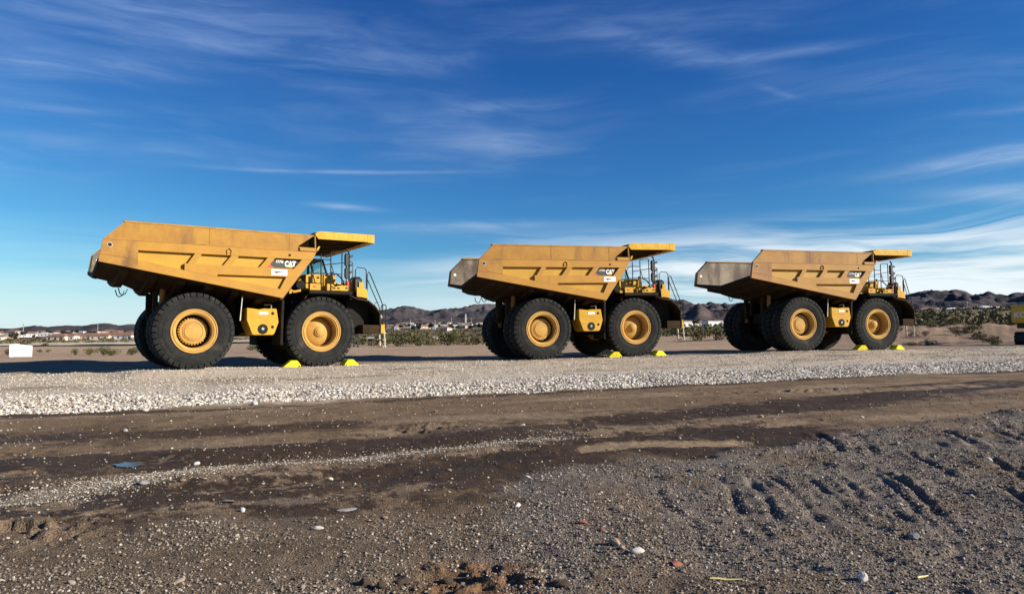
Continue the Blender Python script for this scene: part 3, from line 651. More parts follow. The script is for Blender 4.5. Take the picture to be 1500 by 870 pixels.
# ------------------------------------------------------------------ haul trucks
YO, YB = 2.79, 2.66
def chord_z(x): return 3.59-.1734*(x+7.53)
def build_truck():
    T = empty('haul_truck')
    # ---- dump body
    b = MB()
    side = [(-6.8,4.95),(-7.40,4.34),(-7.51,3.60),(-1.60,2.575),(-.53,4.03),(-.38,4.33),(-.37,4.50),(-1.07,4.50),(-.46,4.95)]
    for sg in (-1, 1):
        b.prism(side, sg*YB, sg*(YB-.05))
    body = b.build('dump_body', 'bed_pocket', T)
    for sg in (-1, 1):
        inner = MB().prism([(-6.78,4.93),(-7.37,4.34),(-7.47,3.63),(-1.66,2.63),(-.60,4.03),(-.55,4.47),(-1.14,4.47),(-.56,4.93)], sg*(YB-.054), sg*(YB-.085)); inner.build('wall_liner', 'steel_worn', body)
        MB().prism([(-6.8,4.95),(-7.41,4.345),(-.365,4.345),(-.37,4.50),(-1.07,4.50),(-.45,4.95)], sg*YB, sg*2.74).build('upper_wall', 'bed_upper', body)
        tr = MB(); tr.prism([(-6.83,4.99),(-6.80,4.93),(-.45,4.93),(-.45,4.99)], sg*2.75, sg*2.53); tr.build('top_rail', 'bed_upper', body)
        MB().prism([(-7.42,4.325),(-7.53,3.59),(-6.39,3.392),(-6.39,4.325)], sg*YB, sg*YO).build('rear_plate', 'bed_rear', body)
        MB().prism([(-6.39,4.325),(-6.39,4.02),(-.5,4.03),(-.355,4.325)], sg*YB, sg*YO).build('side_rail', 'bed_paint', body)
        MB().prism([(-6.39,3.71),(-6.39,3.392),(-1.59,2.56),(-1.35,2.89),(-1.70,2.89),(-3.88,3.24),(-4.95,3.42)], sg*YB, sg*YO).build('bottom_chord', 'bed_paint', body)
        MB().prism([(-4.95,3.66),(-4.95,3.425),(-3.88,3.245),(-3.88,3.33),(-1.02,3.35),(-.785,3.66)], sg*YB, sg*(YO-.004)).build('side_beam', 'bed_paint', body)
        for tl, tr_, bl, br in ((-4.62,-4.39,-4.86,-4.63), (-3.41,-3.16,-3.69,-3.43), (-2.15,-1.88,-2.44,-2.17), (-.89,-.52,-1.20,-.785)):
            MB().prism([(tl,4.025),(tr_,4.025),(br,3.66),(bl,3.66)], sg*YB, sg*(YO-.008)).build('side_rib', 'bed_paint', body)
        MB().prism([(-1.47,3.345),(-1.70,2.89),(-1.35,2.89),(-1.02,3.345)], sg*YB, sg*(YO-.008)).build('side_rib', 'bed_paint', body)
        for wx, ww in ((-4.15,.004),(-1.36,.008)): MB().box(wx-ww, wx+ww, min(sg*2.74,sg*2.748), max(sg*2.74,sg*2.748), 4.35, 4.93).build('weld_seam', 'bed_rear', body)
        MB().prism([(-7.40,4.355),(-7.41,4.327),(-.37,4.327),(-.37,4.342)], sg*2.66, sg*2.80).build('ledge', 'bed_rear', body)
        MB().prism([(-7.50,3.86),(-7.505,3.835),(-6.40,3.70),(-6.40,3.715)], sg*YO, sg*(YO+.008)).build('weld_seam', 'bed_rear', body)
        for hx, hz, hr in ((-7.22,4.15,.062), (-1.36,4.16,.05)):
            h = MB().lathe([(.001,sg*(YO+.002)),(hr,sg*(YO+.002)),(hr,sg*(YO-.01))], 18, (hx,0,hz)).build('tie_hole_disc', 'hole_dark', body)  # raised dark disc, the shade inside the hole painted on
            if hx < -7: MB().lathe([(hr,sg*(YO-.01)),(hr,sg*(YO+.012)),(hr+.018,sg*(YO+.012)),(hr+.018,sg*(YO-.01))], 18, (hx,0,hz)).build('hole_rim', 'pale_metal', body)
        MB().tube([(-3.56,sg*(YO+.02),4.06),(-3.58,sg*(YO+.02),4.2),(-3.5,sg*(YO+.02),4.27),(-3.42,sg*(YO+.02),4.2),(-3.44,sg*(YO+.02),4.06)], .018, 5).build('lifting_eye', 'bed_paint', body)
        MB().lathe([(.001,-sg*-(YB-.09)),(.07,-sg*-(YB-.09))], 16, (-7.2,0,4.15)).build('tie_hole_disc', 'letter_white', body)  # pale disc, brightness seen in the hole put into its colour
    # floor with a shallow V, bolsters below
    xs = [-7.51,-6.95,-6.7,-6.2,-5.8,-5.4,-4.6,-3.6,-2.6,-1.62]; zc = [3.27,3.14,3.10,2.88,2.80,2.70,2.55,2.38,2.25,2.15]
    ysv = [-YB+.05,-2.0,-1.0,0,1.0,2.0,YB-.05]
    vs = []; fs = []
    for t_ in (0, .10):
        for x_, z_ in zip(xs, zc):
            for yv in ysv:
                k = abs(yv)/(YB-.05); zz = z_+(chord_z(x_)+.02-z_)*k**1.4; vs.append((x_, yv, zz+t_))
    ny, nx = len(ysv), len(xs); off = nx*ny
    for i in range(nx-1):
        for j in range(ny-1):
            q = i*ny+j; fs.append((q, q+1, q+ny+1, q+ny)); fs.append((q+off, q+ny+off, q+ny+1+off, q+1+off))
    for j in range(ny-1):
        fs.append((j, j+off, j+1+off, j+1)); q = (nx-1)*ny+j; fs.append((q, q+1, q+1+off, q+off))
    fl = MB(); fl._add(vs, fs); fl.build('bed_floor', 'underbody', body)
    for x_ in (-6.75,-5.9,-5.0,-4.1,-3.2,-2.3):
        m = MB(); zf = float(np.interp(x_, xs, zc))
        for ya, yb_ in ((-2.5,-1.3),(-1.3,0),(0,1.3),(1.3,2.5)):
            def zz(yv): return zf+(chord_z(x_)+.02-zf)*(abs(yv)/(YB-.05))**1.4
            m.hull8([(x_-.13,ya,zz(ya)-.16),(x_+.13,ya,zz(ya)-.16),(x_+.13,yb_,zz(yb_)-.16),(x_-.13,yb_,zz(yb_)-.16)],
                    [(x_-.13,ya,zz(ya)+.04),(x_+.13,ya,zz(ya)+.04),(x_+.13,yb_,zz(yb_)+.04),(x_-.13,yb_,zz(yb_)+.04)])
        m.build('floor_bolster', 'underbody', body)
    MB().hull8([(-7.53,-2.62,3.57),(-7.40,-2.62,3.55),(-7.40,0,3.22),(-7.53,0,3.25)], [(-7.55,-2.62,3.70),(-7.38,-2.62,3.70),(-7.38,0,3.42),(-7.55,0,3.42)]).hull8([(-7.53,0,3.25),(-7.40,0,3.22),(-7.40,2.62,3.55),(-7.53,2.62,3.57)], [(-7.55,0,3.42),(-7.38,0,3.42),(-7.38,2.62,3.70),(-7.55,2.62,3.70)]).build('tail_lip', 'chassis', body)
    MB().prism([(-1.66,2.5),(-1.54,2.5),(-.30,4.33),(-.28,5.0),(-.42,5.0),(-.44,4.36)], -YB+.06, YB-.06).build('front_wall', 'underbody', body)
    # ---- canopy
    c = MB(); yc = 2.76
    c.prism([(-.42,5.09),(-.20,5.14),(1.99,5.17),(1.99,5.12),(-.18,5.09)], -yc+.02, yc-.02)
    can = c.build('canopy', 'canopy_yellow', T)
    for sg in (-1, 1):
        MB().prism([(-.40,5.03),(-.20,5.15),(1.72,5.175),(1.72,4.875),(-.26,4.855)], sg*yc, sg*(yc-.05)).build('canopy_flange', 'canopy_yellow', can)
        for bx in (.05,.42,.79,1.16,1.5): MB().lathe([(.001,sg*(yc+.012)),(.02,sg*(yc+.012)),(.02,sg*yc)], 8, (bx,0,5.0)).build('bolt', 'pale_metal', can)
        # recessed three-cornered bay where the side wall meets the canopy
        MB().prism([(-1.12,4.46),(-.36,4.46),(-.40,5.0)], sg*(YB-.47), sg*(YB-.50)).prism([(-.385,4.46),(-.35,4.46),(-.37,5.05),(-.405,5.05)], sg*2.735, sg*(YB-.47)).build('corner_bay', 'bed_upper', can)
        MB().prism([(-.96,4.36),(-1.0,4.485),(-.36,4.485),(-.31,4.36)], sg*2.742, sg*2.80).build('gusset_box', 'bed_paint', can)
        MB().prism([(-.36,4.42),(-.28,4.56),(-.22,4.56),(-.29,4.40)], sg*2.70, sg*2.83).build('bracket', 'canopy_yellow', can)
    MB().prism([(1.725,5.18),(2.01,5.18),(2.01,4.83),(1.725,4.86)], -yc-.003, yc+.003).build('canopy_lip', 'canopy_yellow', can, .01)
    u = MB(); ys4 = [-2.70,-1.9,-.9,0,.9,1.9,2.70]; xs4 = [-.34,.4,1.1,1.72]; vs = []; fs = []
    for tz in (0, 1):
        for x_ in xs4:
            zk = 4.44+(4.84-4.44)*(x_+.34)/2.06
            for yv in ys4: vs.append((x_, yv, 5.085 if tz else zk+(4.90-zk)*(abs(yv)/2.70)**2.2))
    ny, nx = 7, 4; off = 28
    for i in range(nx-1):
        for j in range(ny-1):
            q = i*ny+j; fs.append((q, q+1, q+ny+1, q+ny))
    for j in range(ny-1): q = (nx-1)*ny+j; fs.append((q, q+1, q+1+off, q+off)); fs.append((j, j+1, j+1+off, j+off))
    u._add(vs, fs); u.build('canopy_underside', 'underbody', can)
    for yv in (-2.45,-1.95,-1.4,-.7):
        za, zb = [zk+(4.90-zk)*(abs(yv)/2.70)**2.2 for zk in (4.44, 4.84)]
        MB().hull8([(-.3,yv-.03,za-.03),(1.71,yv-.03,zb-.03),(1.71,yv+.03,zb-.03),(-.3,yv+.03,za-.03)], [(-.3,yv-.04,za+.05),(1.71,yv-.04,zb+.05),(1.71,yv+.04,zb+.05),(-.3,yv+.04,za+.05)]).build('canopy_rib', 'underbody', can)
    # ---- emblem and notices on both sides
    for sg in (-1, 1):
        yy = sg*(YB+.004)
        def flat(poly, y_, th=.003): return MB().prism(poly, y_, y_+sg*th)
        em = flat([(-1.90,4.012),(-2.13,3.74),(-2.08,3.675),(-1.215,3.675),(-.925,4.012)], yy).build('emblem_panel', 'black_vinyl', T)
        flat([(-2.215,3.80),(-2.14,3.875),(-1.88,3.675),(-2.10,3.672)], sg*(YB+.009)).build('red_chevron', 'red_vinyl', em)
        me = text_mesh('777G', .15, .003, .006, .1, .82); o = mkobj('lettering', me, 'letter_white', em)
        o.location = (-1.70, sg*(YB+.012), 3.915); o.rotation_euler = (0, 0, 0 if sg < 0 else math.pi)
        me = text_mesh('CAT', .285, .003, .015, 0, .72); o = mkobj('lettering', me, 'letter_white', em)
        o.location = (-1.30, sg*(YB+.012), 3.835); o.rotation_euler = (0, 0, 0 if sg < 0 else math.pi)
        MB().prism([(-1.37,3.715),(-1.225,3.715),(-1.297,3.785)], sg*(YB+.016), sg*(YB+.021)).build('triangle_mark', 'letter_yellow', em)
        nt = flat([(-2.02,3.39),(-1.44,3.39),(-1.44,3.615),(-2.02,3.615)], sg*YO).build('notice_plate', 'white_vinyl', T)
        st = MB().prism([(-1.96,3.53),(-1.86,3.49),(-1.72,3.495),(-1.5,3.565),(-1.62,3.535),(-1.78,3.54),(-1.9,3.548)], sg*(YO+.004), sg*(YO+.006))
        st.prism([(-1.90,3.482),(-1.84,3.45),(-1.76,3.475),(-1.84,3.485)], sg*(YO+.004), sg*(YO+.006)); st.build('brush_mark', 'brown_ink', nt)
    # ---- chassis
    ch = MB()
    for sg in (-1, 1): ch.prism([(-5.5,1.9),(-5.5,2.2),(-3.2,2.35),(-1.6,2.2),(2.2,2.0),(2.3,1.35),(-1.4,1.2),(-3.4,1.6)], sg*.45, sg*.85)
    for x_ in (-5.2,-3.0,-1.2,1.0): ch.box(x_-.15, x_+.15, -.5, .5, 1.45, 1.95)
    frame = ch.build('frame', 'chassis', T)
    MB().lathe([(.001,-1.5),(.33,-1.5),(.36,-.8),(.55,-.4),(.55,.4),(.36,.8),(.33,1.5),(.001,1.5)], 20, (-4.56,0,1.31)).build('rear_axle', 'chassis', T)
    MB().box(-1.5,1.9,-.95,.95,1.05,2.75).box(-.9,1.6,-1.5,1.5,1.6,2.6).build('engine', 'chassis', T)
    MB().lathe([(.001,-1.8),(.28,-1.8),(.28,1.8),(.001,1.8)], 14, (0,0,1.31)).build('front_axle', 'chassis', T)
    for sg in (-1, 1):
        MB().box(-5.66,-5.50,sg*.75-.10,sg*.75+.10,1.7,2.80).build('hinge_bracket', 'underbody', T)
        MB().tube([(-5.42,sg*1.0,1.5),(-5.36,sg*1.0,2.95)], .11, 10).build('suspension_strut', 'bed_rear', T)
        MB().tube([(-2.2,sg*1.15,1.3),(-3.2,sg*1.15,2.5)], .17, 12).build('hoist_cylinder', 'chassis', T)
        MB().prism([(-1.52,.84),(-1.44,.84),(-1.40,2.5),(-1.48,2.52)], sg*2.32, sg*1.15).build('mud_flap', 'chassis', T)
        MB().prism([(-3.02,1.72),(-2.99,1.72),(-2.90,2.62),(-2.96,2.62)], sg*2.40, sg*1.5).build('mud_flap', 'chassis', T)
        MB().prism([(-3.025,1.72),(-2.985,1.72),(-2.93,2.62),(-2.95,2.62)], sg*2.44, sg*2.402).build('flap_lit_edge', 'pale_metal', T)  # pale strip: the flap's sunlit edge painted as a light colour
        MB().tube([(-6.75,sg*.55,2.9),(-6.70,sg*.55,2.70),(-6.62,sg*.55,2.64),(-6.52,sg*.55,2.70),(-6.46,sg*.55,2.86)], .02, 5).build('tow_loop', 'black_metal', T)
    # rock ejector between the duals and hanging arm
    MB().box(-5.80,-5.70,-.06,.06,1.9,2.75).build('rear_stay', 'chassis', T)
    # ---- tank on the near side, its twin on the far side
    for sg in (-1, 1):
        tk = MB().prism([(-2.79,2.19),(-2.79,1.74),(-2.60,1.24),(-2.54,1.2),(-1.86,1.2),(-1.79,1.25),(-1.64,1.68),(-1.72,2.18),(-2.2,2.17),(-2.36,2.14),(-2.5,2.16)], sg*2.46, sg*1.5).build('fuel_tank', 'cat_yellow', T, .02)
        MB().lathe([(.185,sg*2.462),(.185,sg*2.468),(.16,sg*2.47),(.155,sg*2.466),(.001,sg*2.466)], 24, (-2.21,0,1.42)).build('filler_recess', 'hole_dark', tk)
        MB().lathe([(.001,sg*2.49),(.05,sg*2.49),(.06,sg*2.465)], 12, (-2.21,0,1.43)).build('filler_cap', 'grey_metal', tk)
        MB().box(-2.36,-2.03,min(sg*2.462,sg*2.472),max(sg*2.462,sg*2.472),1.955,2.055).build('label_plate', 'white_vinyl', tk)
        MB().box(-2.36,-2.03,min(sg*2.462,sg*2.468),max(sg*2.462,sg*2.468),1.85,1.885).build('number_strip', 'rim_paint', tk)
        for lz in (2.0, 1.5): MB().lathe([(.001,sg*2.48),(.045,sg*2.475),(.06,sg*2.46)], 10, (-1.86,0,lz)).build('latch', 'hole_dark', tk)
        MB().tube([(-2.1,sg*2.2,2.15),(-2.1,sg*2.2,2.32),(-1.85,sg*2.2,2.34),(-1.85,sg*2.2,2.17)], .03, 6).build('breather_pipe', 'grey_metal', tk)
    # ---- front deck, fenders, bumper
    MB().box(-.50,1.22,-2.48,2.48,2.80,2.925).box(1.22,1.95,-2.2,2.2,2.62,2.72).build('deck', 'chassis', T)
    for sg in (-1, 1):
        MB().prism([(-.46,2.93),(-.05,2.93),(-.05,3.17),(-.46,3.17)], sg*2.42, sg*2.39).build('kick_panel', 'cat_yellow', T)
        MB().prism([(.42,2.935),(1.07,2.945),(1.07,3.12),(.80,3.15),(.42,3.06)], sg*2.42, sg*2.39).build('kick_panel', 'cat_yellow', T)
        arch = [(-.62,2.62),(-.5,2.80),(1.2,2.80),(1.55,2.66),(1.98,2.60),(2.30,2.36),(2.50,2.10),(2.52,1.55),(2.50,1.30)]
        inn = [(p[0]-.06, p[1]-.06) for p in arch[2:]]
        f = MB()
        for i in range(len(arch)-1):
            (x0,z0),(x1,z1) = arch[i],arch[i+1]; dx,dz = x1-x0,z1-z0; L = math.hypot(dx,dz); nx_,nz_ = -dz/L*.05,dx/L*.05
            f.hull8([(x0,sg*2.28,z0),(x1,sg*2.28,z1),(x1,sg*.95,z1),(x0,sg*.95,z0)],[(x0-nx_,sg*2.28,z0-nz_),(x1-nx_,sg*2.28,z1-nz_),(x1-nx_,sg*.95,z1-nz_),(x0-nx_,sg*.95,z0-nz_)])
        f.build('fender', 'underbody', T)
        MB().prism([(1.49,2.74),(1.48,3.12),(1.92,3.03),(1.96,2.68)], sg*2.26, sg*2.20).build('platform_panel', 'cat_yellow', T)
        MB().box(1.62,1.80,sg*2.12-.03,sg*2.12+.03,3.03,3.33).build('cover_plate', 'cat_yellow', T)
        MB().box(1.40,1.80,min(sg*2.1,sg*1.55),max(sg*2.1,sg*1.55),2.74,3.55).build('air_cleaner', 'black_metal', T, .10)
        # stair up to the deck: lower hanging steps, then an inclined flight
        lad = MB()
        for yv in (1.22, 1.72): lad.tube([(2.93,sg*yv,.70),(2.88,sg*yv,1.62)], .035, 6)
        ladder = lad.build('ladder', 'pale_metal', T)
        for zz_ in (.74, 1.02, 1.30): MB().box(2.84,2.98,sg*1.47-.25,sg*1.47+.25,zz_-.02,zz_+.02).build('step', 'pale_metal', ladder)
        MB().box(2.74,2.90,sg*1.47-.30,sg*1.47+.30,1.28,1.66).build('step_box', 'cat_yellow', ladder)
        for k in range(4):
            q = k/4; MB().box(2.60-.55*q,2.78-.55*q,sg*(1.5+.35*q)-.26,sg*(1.5+.35*q)+.26,1.78+.85*q,1.82+.85*q).build('step', 'black_metal', ladder)
        h = MB()
        h.tube([(1.94,sg*2.2,2.7),(1.94,sg*2.2,3.64),(1.99,sg*2.2,3.74),(2.06,sg*2.18,3.70),(2.70,sg*1.85,2.62),(2.80,sg*1.78,2.44),(2.80,sg*1.78,1.64)], .022, 6)
        h.tube([(1.96,sg*2.2,3.42),(2.62,sg*1.85,2.36),(2.68,sg*1.80,1.62)], .02, 6)
        h.tube([(2.36,sg*2.0,2.52),(2.55,sg*1.86,2.55)], .016, 5)
        h.tube([(2.94,sg*1.25,1.5),(2.96,sg*1.25,2.38),(2.98,sg*1.3,2.48),(2.99,sg*1.6,2.48),(3.0,sg*1.68,2.38),(2.96,sg*1.68,1.5)], .02, 6)
        h.tube([(1.44,sg*2.2,2.95),(1.44,sg*2.2,3.80),(1.52,sg*2.2,3.91),(1.83,sg*2.2,3.89),(1.90,sg*2.2,3.80),(1.92,sg*2.2,3.1)], .02, 6)
        h.build('handrail', 'black_metal', T)
        MB().tube([(1.93,sg*2.18,2.75),(1.92,sg*2.18,3.6)], .032, 6).build('rail_post', 'grey_metal', T)
    MB().prism([(1.75,1.28),(2.50,1.27),(2.53,1.34),(2.53,1.60),(1.75,1.62)], -2.26, 2.26).build('bumper', 'underbody', T)
    hood = MB().prism([(.6,2.72),(2.15,2.72),(2.20,3.25),(1.9,3.36),(.6,3.36)], -1.0, .2).build('hood', 'cat_yellow', T, .03)
    MB().box(1.25,2.18,-1.75,1.75,1.4,2.60).build('radiator_block', 'chassis', T)
    MB().box(2.2,2.26,-1.1,1.1,1.66,2.70).build('radiator_grille', 'black_metal', T)
    for yv in (-1.85,-1.55,1.55,1.85):
        MB().lathe([(.001,0),(.11,0),(.12,.10),(.06,.16),(.001,.16)], 14).build('headlight', 'grey_metal', T).matrix_local = Matrix.Translation((2.58,yv,1.95)) @ Matrix.Rotation(R(90), 4, 'Z') @ Matrix.Diagonal((1,-1,1,1))
    # cabinets on the near deck
    cb = MB().box(-.42,.20,-1.75,-1.15,2.93,3.585).build('deck_cabinet', 'cat_yellow', T, .015)
    MB().box(.22,.78,-1.75,-1.2,2.93,3.60).build('deck_cabinet', 'cat_yellow', T, .015)
    MB().box(-.30,-.16,-1.77,-1.752,3.06,3.5).build('cabinet_slot', 'hole_dark', cb)
    MB().box(.02,.12,-1.765,-1.752,3.44,3.5).build('cabinet_latch', 'hole_dark', cb)
    MB().box(-.36,-.05,-2.30,-1.95,2.95,3.16).build('battery_box', 'cat_yellow', T, .01)
    MB().box(.35,.95,-2.0,-1.85,2.93,3.22).build('step_guard', 'cat_yellow', T, .01)
    MB().tube([(.95,-2.1,3.28),(1.05,-2.12,3.0)], .06, 8).build('hose_reel', 'black_metal', T)
    MB().tube([(.7,-1.95,3.2),(.86,-2.0,3.06)], .09, 10).build('valve_block', 'black_metal', T)
    MB().tube([(.55,-1.85,3.62),(.75,-1.9,3.64),(.9,-2.0,3.5),(1.0,-2.1,3.3)], .03, 6).build('hose', 'black_metal', T)
    for k, (p0, p1) in enumerate((((-.6,-1.2,2.75),(-.9,-1.6,2.2)), ((-.75,-1.0,2.8),(-1.0,-1.9,2.45)), ((.9,-1.9,2.95),(1.25,-2.15,3.2)), ((1.15,-2.1,2.95),(1.35,-2.0,3.15)), ((-1.9,-1.5,2.2),(-1.2,-1.2,2.5)))):
        MB().tube([p0,((p0[0]+p1[0])/2+.05,(p0[1]+p1[1])/2,max(p0[2],p1[2])+.08),p1], .028, 6).build('hose', 'black_metal', T)
    for bx, bz in ((.45,3.0),(.62,3.0),(.95,3.02)): MB().box(bx,bx+.09,-2.432,-2.422,bz,bz+.05).build('warning_label', 'hole_dark', T)
    MB().box(-.34,-.24,-2.432,-2.422,3.02,3.09).build('warning_label', 'red_vinyl', T)
    MB().tube([(.60,-1.8,3.6),(.60,-1.8,3.72)], .05, 8).build('filler_neck', 'black_metal', T)
    # exhaust / intake stack just ahead of the bed
    MB().lathe([(.001,-.4),(.17,-.4),(.17,.4),(.001,.4)], 14, (-.78,-1.9,3.12)).build('exhaust_pipe', 'chassis', T)
    # mast with mirrors and lamps
    ms = MB().tube([(1.13,-2.32,2.93),(1.13,-2.32,4.40),(1.10,-2.30,4.54),(1.03,-2.30,4.60)], .035, 6).build('mirror_mast', 'black_metal', T)
    for z0, z1 in ((3.90,4.42), (3.42,3.86)):
        MB().prism([(.93,z0+.07),(.97,z0),(1.06,z0),(1.08,z0+.07),(1.08,z1-.07),(1.06,z1),(.97,z1),(.93,z1-.07)], -2.44, -2.30).build('mirror', 'black_metal', ms, .02)
    for zz_ in (4.33, 3.98, 3.70): MB().prism([(1.13,zz_),(1.27,zz_+.06),(1.27,zz_-.04),(1.17,zz_-.06)], -2.37, -2.27).build('work_lamp', 'black_metal', ms)
    MB().tube([(1.15,-2.32,3.3),(1.25,-2.25,3.3),(1.33,-2.2,3.5),(1.33,-2.2,4.08),(1.25,-2.2,4.12),(1.15,-2.3,4.1)], .018, 5).build('mirror_bracket', 'black_metal', ms)
    MB().tube([(1.05,-2.36,3.1),(1.05,-2.36,3.32)], .06, 8).build('fire_extinguisher', 'red_vinyl', T)
    h = MB()
    for x_, z0, z1 in ((-.02,2.95,4.34), (.37,2.95,4.42), (.82,2.95,4.48)): h.tube([(x_,-2.36,z0),(x_,-2.36,z1)], .022, 6)
    h.tube([(-.40,-2.36,2.95),(-.40,-2.36,3.66),(-.24,-2.36,4.08),(-.12,-2.36,4.13),(.37,-2.36,4.13)], .02, 6)
    h.tube([(-.02,-2.36,3.90),(.82,-2.36,4.03),(.95,-2.36,4.03),(1.0,-2.36,3.94),(1.0,-2.36,2.95)], .02, 6)
    h.tube([(-.40,-2.36,3.58),(.37,-2.36,3.59)], .02, 6); h.tube([(.37,-2.36,3.59),(.82,-2.36,3.58)], .018, 6)
    h.tube([(.82,-2.36,3.3),(1.12,-2.34,3.3)], .018, 6); h.tube([(.40,-2.36,3.92),(.52,-2.36,3.5)], .018, 5)
    h.tube([(.37,-2.36,4.42),(.44,-2.36,4.45),(.76,-2.36,4.48),(.82,-2.36,4.44)], .02, 6)
    h.build('deck_rail', 'black_metal', T)
    # ---- cab on the far half of the deck
    cab = MB().prism([(-.45,2.93),(-.45,3.66),(1.25,3.66),(1.30,2.93)], .35, 1.95).build('cab', 'cat_yellow', T, .02)
    MB().prism([(-.50,4.38),(-.46,4.46),(.95,4.46),(1.02,4.38)], .28, 2.02).build('cab_roof', 'black_metal', cab, .02)
    for (xa, xb) in ((-.45,-.45), (.35,.35), (1.22,.97)):
        for yv in (.37, 1.93): MB().tube([(xa,yv,3.64),(xb,yv,4.40)], .05, 4).build('cab_pillar', 'black_metal', cab)
    for yv in (.36, 1.94):
        MB().prism([(-.40,3.68),(.32,3.68),(.32,4.38),(-.40,4.38)], yv-.006, yv+.006).build('cab_window', 'cab_glass', cab)
        MB().prism([(.39,3.68),(1.18,3.68),(.94,4.38),(.39,4.38)], yv-.006, yv+.006).build('cab_window', 'cab_glass', cab)
    MB().hull8([(1.215,.42,3.68),(1.225,.42,3.68),(1.225,1.88,3.68),(1.215,1.88,3.68)],[(.965,.42,4.38),(.975,.42,4.38),(.975,1.88,4.38),(.965,1.88,4.38)]).build('windscreen', 'cab_glass', cab)
    MB().box(-.2,.3,.8,1.5,3.3,3.75).box(-.28,-.15,.85,1.45,3.6,4.25).build('driver_seat', 'chassis', cab, .04)
    MB().lathe([(.20,-.015),(.215,0),(.20,.015),(.185,0)], 20, close=True).build('steering_wheel', 'black_metal', cab).matrix_local = Matrix.Translation((.75,1.15,3.78)) @ Matrix.Rotation(R(65), 4, 'Y') @ Matrix.Rotation(R(90), 4, 'X')
    MB().tube([(.1,.9,4.46),(.1,.9,4.85)], .008, 4).build('aerial', 'black_metal', cab)
    # ---- wheels
    build_wheels(T)
    return T
def tyre_mesh():
    t = MB(); w = .375
    prof = [(.745,-.30),(.80,-.345),(.95,-.368),(1.10,-.372),(1.17,-.360),(1.225,-.325),(1.25,-.27),(1.25,.27),(1.225,.325),(1.17,.360),(1.10,.372),(.95,.368),(.80,.345),(.745,.30)]
    t.lathe(prof, 72)
    # raised bead rings on the side walls
    for sg in (-1, 1):
        t.lathe([(.985,sg*.368),(.99,sg*.380),(1.005,sg*.380),(1.01,sg*.368)], 72); t.lathe([(1.165,sg*.364),(1.17,sg*.374),(1.19,sg*.370),(1.195,sg*.356)], 72)
    n = 38
    for sg in (-1, 1):
        for k in range(n):
            a0 = 2*math.pi*(k+(.5 if sg > 0 else 0))/n; da = 2*math.pi/n*.405
            def P(r, a, y): return (r*math.cos(a), y, r*math.sin(a))
            skew = .05
            # lug: wraps over the shoulder
            ring = [(1.165,sg*.350),(1.22,sg*.380),(1.325,sg*.352),(1.348,sg*.30),(1.348,sg*.035),(1.25,sg*.035)]
            vs = [P(r, a0-da+skew*(1-abs(y)/.37), y) for r, y in ring]+[P(r, a0+da+skew*(1-abs(y)/.37), y) for r, y in ring]
            m = len(ring); fs = [tuple(range(m)), tuple(range(2*m-1, m-1, -1))]+[(i, i+m, (i+1)%m+m, (i+1)%m) for i in range(m)]
            t._add(vs, fs)
    return t.mesh('tyre')
def build_wheels(T):
    tm = tyre_mesh(); tm.materials.append(MATS['rubber'])
    # front: deep dish (outer face towards -y in mesh space)
    f = MB().lathe([(.745,.30),(.745,-.28),(.775,-.34),(.765,-.365),(.735,-.368),(.715,-.345),(.700,-.345),(.690,-.362),(.655,-.362),(.635,-.335),(.605,-.330),(.585,-.30),(.575,.10),(.555,.15),(.30,.165),(.19,.165)], 56)
    fr_me = f.mesh('wheel'); fr_me.materials.append(MATS['rim_paint'])
    h = MB().lathe([(.565,.162),(.545,.11),(.46,.03),(.34,-.03),(.20,-.075),(.185,-.12),(.170,-.135),(.13,-.14),(.12,-.17),(.10,-.18),(.05,-.185),(.04,-.195),(.001,-.195)], 40)
    fh_me = h.mesh('hub'); fh_me.materials.append(MATS['rim_paint'])
    rr = MB().lathe([(.745,.30),(.745,-.28),(.775,-.34),(.765,-.365),(.735,-.368),(.715,-.345),(.700,-.345),(.690,-.362),(.655,-.362),(.625,-.335),(.600,-.33),(.58,-.28),(.57,.29)], 56)
    rr_me = rr.mesh('wheel'); rr_me.materials.append(MATS['rim_paint'])
    well_me = MB().lathe([(.569,.02),(.555,.28),(.50,.30),(.47,.30)], 40).mesh('wheel_gap_shade'); well_me.materials.append(MATS['chassis'])  # dark liner: shade of the deep gap round the hub, put into colour
    h = MB().lathe([(.47,.30),(.47,.02),(.455,-.02),(.45,-.10),(.44,-.115),(.36,-.12),(.35,-.135),(.325,-.14),(.32,-.125),(.30,-.125),(.29,-.15),(.06,-.165),(.001,-.165)], 40)
    for k in range(30):
        a = 2*math.pi*k/30; h.lathe([(.001,-.085),(.028,-.085),(.028,.0)], 6, (.468*math.cos(a),0,.468*math.sin(a)))
    for k in range(22):
        a = 2*math.pi*k/22; h.lathe([(.001,-.145),(.012,-.145),(.012,-.11)], 6, (.338*math.cos(a),0,.338*math.sin(a)))
    rh_me = h.mesh('hub'); rh_me.materials.append(MATS['rim_paint'])
    inner_rim = MB().lathe([(.745,.30),(.745,-.30),(.69,-.33),(.60,-.3),(.57,.3),(.69,.33),(.745,.30)], 40).mesh('wheel'); inner_rim.materials.append(MATS['chassis'])
    def wheel(x, y, rim, hub, flip, tyre_turn):
        w = mkobj('wheel', rim, None, T); w.location = (x, y, 1.335); w.rotation_euler = (0, 0, math.pi if flip else 0)
        t = mkobj('tyre', tm, None, w); t.rotation_euler = (0, tyre_turn, 0)
        if hub: mkobj('hub', hub, None, w)
        if hub is rh_me: mkobj('wheel_gap_shade', well_me, None, w)
        return w
    for sg in (-1, 1):
        wheel(0, sg*2.09, fr_me, fh_me, sg > 0, .3+sg*.1)
        wheel(-4.56, sg*2.23, rr_me, rh_me, sg > 0, .7+sg*.2)
        wheel(-4.56, sg*1.37, inner_rim, None, sg > 0, .1)

